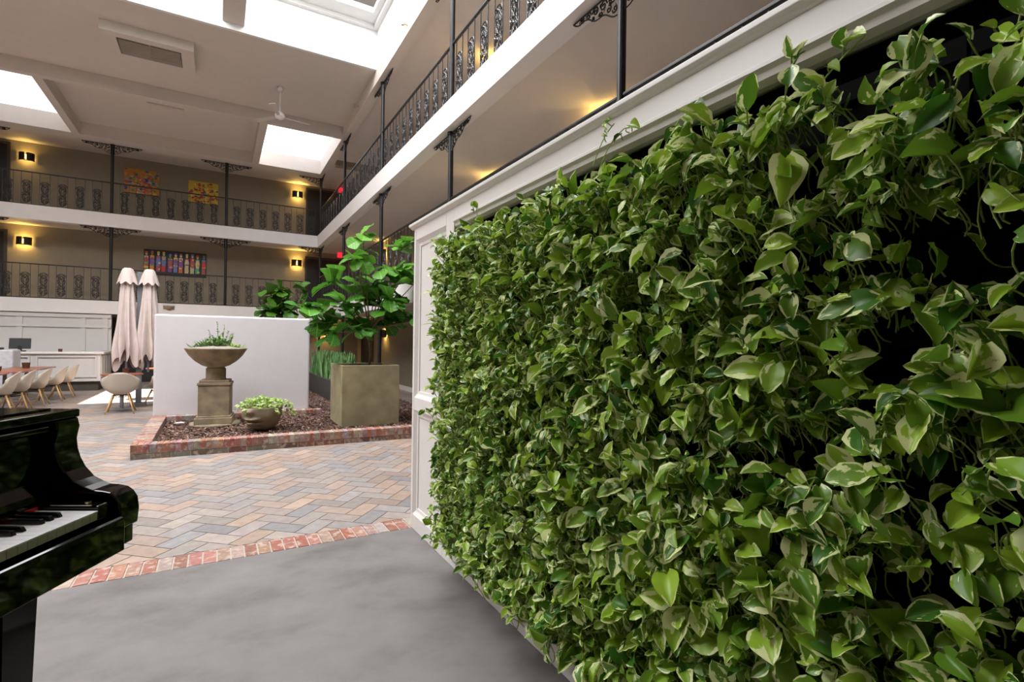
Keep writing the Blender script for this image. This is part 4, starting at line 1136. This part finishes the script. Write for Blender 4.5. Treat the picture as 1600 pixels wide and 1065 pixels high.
def cup(label, loc, r=.05, h=.09):
    t = thing('candle_cup', label, 'cup', loc, 0, 'small brown candle cups')
    m = MB(); m.lathe([(.001, 0), (r*.8, 0), (r, h), (r*.9, h), (r*.72, .01), (.001, .012)], 18); m.build('cup', M['cup'], t, smooth=False)
cup('brown candle cup on the round table behind the near armchair', (-1.66, 13.3, .752), .06, .11)
cup('brown candle cup on the furthest table of the left row', (-3.95, 16.3, .75), .08, .13)
cup('brown candle cup on the middle table of the left row', (-4.1, 15.0, .75), .08, .1)

# ------------------------------------------------------------------ bar
t = thing('bar_counter', 'white panelled bar counter at the far left', 'counter', (0, 0, 0))
bx0, bx1, by0, by1 = -9.0, -2.88, 18.4, 19.97
m = MB(); m.box(bx0, bx1, by0, by1, .26, 1.04); m.build('counter_body', M['barwhite'], t)
m = MB(); m.box(bx0, bx1+.08, by0-.08, by1, 1.04, 1.09); m.build('counter_top', M['trim'], t, bevel=.005)
m = MB(); m.box(bx0, bx1-.06, by0+.08, by1, 0, .26); m.build('brick_kick', M['darkwall'], t)
m = MB()
def frame_y(m, x0, x1, z0, z1, y, w=.05, d=.025):
    m.box(x0, x1, y-d, y, z0, z0+w); m.box(x0, x1, y-d, y, z1-w, z1); m.box(x0, x0+w, y-d, y, z0+w, z1-w); m.box(x1-w, x1, y-d, y, z0+w, z1-w)
xx = bx1-.08
while xx > bx0+1: frame_y(m, xx-1.3, xx, .38, .98, by0, .04, .05); xx -= 1.42
m.box(bx0, bx1+.01, by0-.04, by0, .27, .34)
for k in range(4): m.box(bx1, bx1+.02, by0+.08+k*.38, by0+.38+k*.38, .38, .98)
m.build('panel_mouldings', M['barwhite'], t)
t = thing('bar_back_panel', 'tall white panelled screen behind the bar counter', 'panel', (0, 0, 0))
m = MB(); m.box(-9.0, -2.88, 19.99, 20.10, 0, 2.229); m.build('screen', M['barwhite'], t)
m = MB(); m.box(-9.0, -2.88, 19.93, 19.99, 1.80, 1.87); m.box(-9.0, -2.88, 19.93, 19.99, 2.1, 2.2)
for k in range(4): x = -2.95-k*2.05 if k else -3.03; m.box(x-.07, x+.07, 19.95, 19.99, 1.1, 2.1)
m.box(-3.62, -3.5, 19.95, 19.99, 1.1, 2.1)
m.build('mouldings', M['barwhite'], t)
t = thing('register_screen', 'black register screen on the bar counter', 'screen', (-4.68, 18.75, 1.09), .1)
m = MB(); m.m = Matrix.Rotation(-.25, 4, 'X'); m.box(-.22, .22, -.02, .02, .08, .37); m.build('screen', M['blackplastic'], t, bevel=.008)
m = MB(); m.box(-.12, .12, -.1, .1, 0, .03); m.box(-.04, .04, .0, .05, .03, .16); m.build('stand', M['blackplastic'], t)
cup('small dark cup on the bar counter', (-3.8, 18.6, 1.09), .05, .08)
t = thing('draped_stand', 'stand covered with a pale patterned cloth at the left edge', 'stand', (-4.72, 17.3, 0))
m = MB(); m.box(-.6, .36, -.3, .3, .05, 1.17); o = m.build('cloth_drape', M['cloth'], t, bevel=.04)
t = thing('tray', 'flat black tray on the cloth covered stand', 'tray', (-4.75, 17.25, 1.17))
m = MB(); m.box(-.3, .12, -.15, .15, 0, .05); m.build('tray_body', M['blackplastic'], t)

# ------------------------------------------------------------------ piano on a low stage
K0 = Vector((-.252, 1.61, 1.07)); pz = math.atan2(.88, .476); ZP = .35; ZK = .72
ex = Vector((math.cos(pz), math.sin(pz), 0)); ey = Vector((-ex.y, ex.x, 0))
def PL(x, y): v = K0+ex*x+ey*y; return (v.x, v.y)
t = thing('stage_platform', 'low black platform under the grand piano', 'platform', (*PL(-.61, .8), 0), pz)
m = MB(); m.box(-.95, .62, -.72, 1.1, 0, ZP); m.build('deck', M['dark'], t)
t = thing('grand_piano', 'glossy black grand piano with open keyboard', 'piano', (K0.x, K0.y, ZP), pz)
XI, XO = .055, .125
B0, B1 = -1.222-XO, XO         # bass side .. treble side
zk = ZK
arm = [(-.012, -.07), (-.016, -.03), (-.012, -.0), (.0, .018), (.014, .028), (.035, .032), (.06, .034), (.08, .042), (.105, .055), (.128, .08), (.142, .105), (.150, .13), (.153, .155), (.150, .172), (.146, .19), (.150, .205), (.152, .214), (.26, .214), (.26, -.07)]
for s, (a, b) in enumerate(((XI, XO), (B0, B0+XO-XI))):
    m = MB(); m.prism([(y, z+zk) for y, z in arm], a, b, lambda u, v, w_: (w_, u, v))
    m.build('keyboard_arm', M['gloss'], t, smooth=False, bevel=.004)
m = MB(); m.box(B0+.004, B1-.006, -.004, .30, zk-.118, zk-.072); m.build('key_bed', M['gloss'], t, bevel=.004)
m = MB()
P = [(-.028, -.118), (-.028, -.045), (-.024, -.034), (-.016, -.030), (-.008, -.034), (-.006, -.118)]
m.prism([(y, z+zk) for y, z in P], B0+XO-XI+.002, XI-.002, lambda u, v, w_: (w_, u, v)); m.build('key_slip', M['gloss'], t, bevel=.002)
for a in (.004, B0+XO-XI+.001): m = MB(); m.box(a if a > 0 else a+.014, a+.035 if a > 0 else a+.049, .004, .15, zk-.07, zk+.010); m.build('cheek_block', M['gloss'], t, bevel=.004)
m = MB()
m.box(.004, .008, .02, .12, zk+.0102, zk+.012)
m.build('brass_strip', M['brass'], t)
for a in (.02, -1.222-.03): m = MB(); m.cyl((a, .04, zk+.010), (a, .04, zk+.016), .008, n=14); m.build('brass_knob', M['brass'], t)
# keys
wk = None; W = .0235
pat = [1, 1, 0, 1, 1, 1, 0]    # black key after C D . F G A .
for i in range(52):
    x1 = -i*W; x0 = x1-W
    if wk is None:
        m = MB(); m.box(0, W-.0009, .0, .16, -.003, .0); o = m.build('white_key', M['keyw'], t)
        f_ = MB(); f_.box(.0004, W-.0013, .001, .012, -.022, -.003); fo = f_.build('key_front', M['keyf'], o); wk = (o.data, fo.data)
    else:
        o = bpy.data.objects.new('white_key', wk[0]); COL.objects.link(o); o.parent = t
        fo = bpy.data.objects.new('key_front', wk[1]); COL.objects.link(fo); fo.parent = o
    o.location = (x0, 0, zk)
bk = None
# from the treble end: C B A G F E D C ...; black keys sit between B-A, A-G, G-F, E-D, D-C
seq = ['C', 'B', 'A', 'G', 'F', 'E', 'D']
for i in range(1, 51):
    a, b = seq[i % 7], seq[(i+1) % 7]
    if (a, b) in (('B', 'A'), ('A', 'G'), ('G', 'F'), ('E', 'D'), ('D', 'C')):
        xc = -(i+1)*W
        if bk is None:
            m = MB(); m.add([(-.0055, .05, 0), (.0055, .05, 0), (.0055, .16, 0), (-.0055, .16, 0), (-.0045, .056, .011), (.0045, .056, .011), (.0045, .16, .012), (-.0045, .16, .012)],
                            [(0, 3, 2, 1), (4, 5, 6, 7), (0, 1, 5, 4), (1, 2, 6, 5), (2, 3, 7, 6), (3, 0, 4, 7)])
            o = m.build('black_key', M['keyb'], t, bevel=.0012); bk = o.data
        else:
            o = bpy.data.objects.new('black_key', bk); COL.objects.link(o); o.parent = t
            b_ = o.modifiers.new('bevel', 'BEVEL'); b_.width = .0012; b_.segments = 2
        o.location = (xc, 0, zk)
m = MB(); m.box(-1.222, 0, .146, .152, zk+.001, zk+.008); m.build('felt_strip', M['felt'], t)
m = MB(); P = [(.152, .004), (.150, .02), (.158, .035), (.178, .06), (.186, .16), (.19, .2), (.215, .2), (.215, .004)]
m.prism([(y, z+zk) for y, z in P], B0+XO-XI+.001, XI-.001, lambda u, v, w_: (w_, u, v)); m.build('fallboard', M['gloss'], t, bevel=.002)
m = MB(); P = [(.158, .184), (.150, .190), (.150, .200), (.158, .207), (.185, .209), (.185, .182)]
m.prism([(y, z+zk) for y, z in P], B0+XO-XI+.02, XI-.02, lambda u, v, w_: (w_, u, v)); m.build('lid_front_rail', M['gloss'], t, bevel=.003)
def rimpts():
    L = 1.55; pts = []
    pts += [(B1, .24), (B1, .55)]
    for q in np.linspace(0, 1, 14)[1:]:
        pts.append((B1-.62*(3*q*q-2*q**3), .55+.72*q))
    for a in np.linspace(0, PI*.5, 8)[1:]: pts.append((B1-.62-.40*math.sin(a)+.0, 1.27+.28*math.sin(a)))
    for a in np.linspace(0, PI/2, 6): pts.append((B0+.25-.25*math.sin(a), 1.55-.25*(1-math.cos(a))))
    pts += [(B0, .24)]
    return pts
rp = rimpts()
m = MB(); m.prism(rp, zk-.118, zk+.210, lambda u, v, w_: (u, v, w_)); m.build('rim', M['gloss'], t, bevel=.004)
lid = [(B1, .147)]+[(x+(.006 if -.6 < x and y > .6 else 0)-(.006 if x < -.6 else 0), y+(.008 if y > 1 else 0)) for x, y in rp]+[(B0-.006, .147)]
m = MB(); m.prism(lid, zk+.2145, zk+.236, lambda u, v, w_: (u, v, w_)); m.build('lid', M['gloss'], t, bevel=.004)
m = MB(); m.box(B0+.02, B1-.03, .20, .224, zk+.2365, zk+.240); m.box(B0+.03, B1-.05, .60, .606, zk+.2365, zk+.239); m.build('lid_hinge', M['gloss'], t)
for (x0, y0) in ((-.135, .1), (-1.18, .1), (-.66, 1.22)):
    m = MB(); m.add([(x0, y0, zk-.118), (x0+.088, y0, zk-.118), (x0+.088, y0+.09, zk-.118), (x0, y0+.09, zk-.118), (x0+.012, y0+.012, .05), (x0+.076, y0+.012, .05), (x0+.076, y0+.078, .05), (x0+.012, y0+.078, .05)],
                    [(0, 1, 2, 3), (7, 6, 5, 4), (0, 4, 5, 1), (1, 5, 6, 2), (2, 6, 7, 3), (3, 7, 4, 0)])
    lg = m.build('leg', M['gloss'], t)
    c = MB(); c.cyl((x0+.034, y0+.045, .025), (x0+.054, y0+.045, .025), .024, n=16); c.build('caster', M['brass'], lg)
m = MB(); m.box(-.72, -.69, .42, .46, .12, zk-.118); m.box(-.56, -.53, .42, .46, .12, zk-.118); m.box(-.76, -.49, .38, .5, .06, .12); m.build('pedal_lyre', M['gloss'], t)
for k in range(3):
    m = MB(); m.box(-.70+k*.065, -.68+k*.065, .28, .38, .07, .082); m.build('pedal', M['brass'], t)

# ------------------------------------------------------------------ camera
cam = bpy.data.cameras.new('camera'); co = bpy.data.objects.new('camera', cam); COL.objects.link(co)
cam.sensor_width = 36; cam.sensor_fit = 'HORIZONTAL'; cam.lens = 797.4/1600*36; cam.clip_start = .02; cam.clip_end = 200
mw = Matrix(((AR[0], AU[0], -AF[0], 0), (AR[1], AU[1], -AF[1], 0), (AR[2], AU[2], -AF[2], 1.5), (0, 0, 0, 1)))
co.matrix_world = mw
cam.dof.use_dof = False
bpy.context.scene.camera = co

# ------------------------------------------------------------------ light
sd = bpy.data.lights.new('sun', 'SUN'); sd.energy = 28; sd.angle = math.radians(.6); sd.color = (1, .95, .88)
so = bpy.data.objects.new('sun', sd); COL.objects.link(so)
so.rotation_euler = Vector((-3.83, -1.0, -7.51)).to_track_quat('-Z', 'Y').to_euler(); so.location = (8, 20, 20)
w = bpy.data.worlds.new('world'); bpy.context.scene.world = w; w.use_nodes = True
w.node_tree.nodes['Background'].inputs[0].default_value = (.75, .85, 1, 1); w.node_tree.nodes['Background'].inputs[1].default_value = 1.5
sc = bpy.context.scene
sc.view_settings.view_transform = 'Standard'; sc.view_settings.look = 'None'; sc.view_settings.gamma = 1; sc.view_settings.use_curve_mapping = False
sc.view_settings.exposure = 0.1
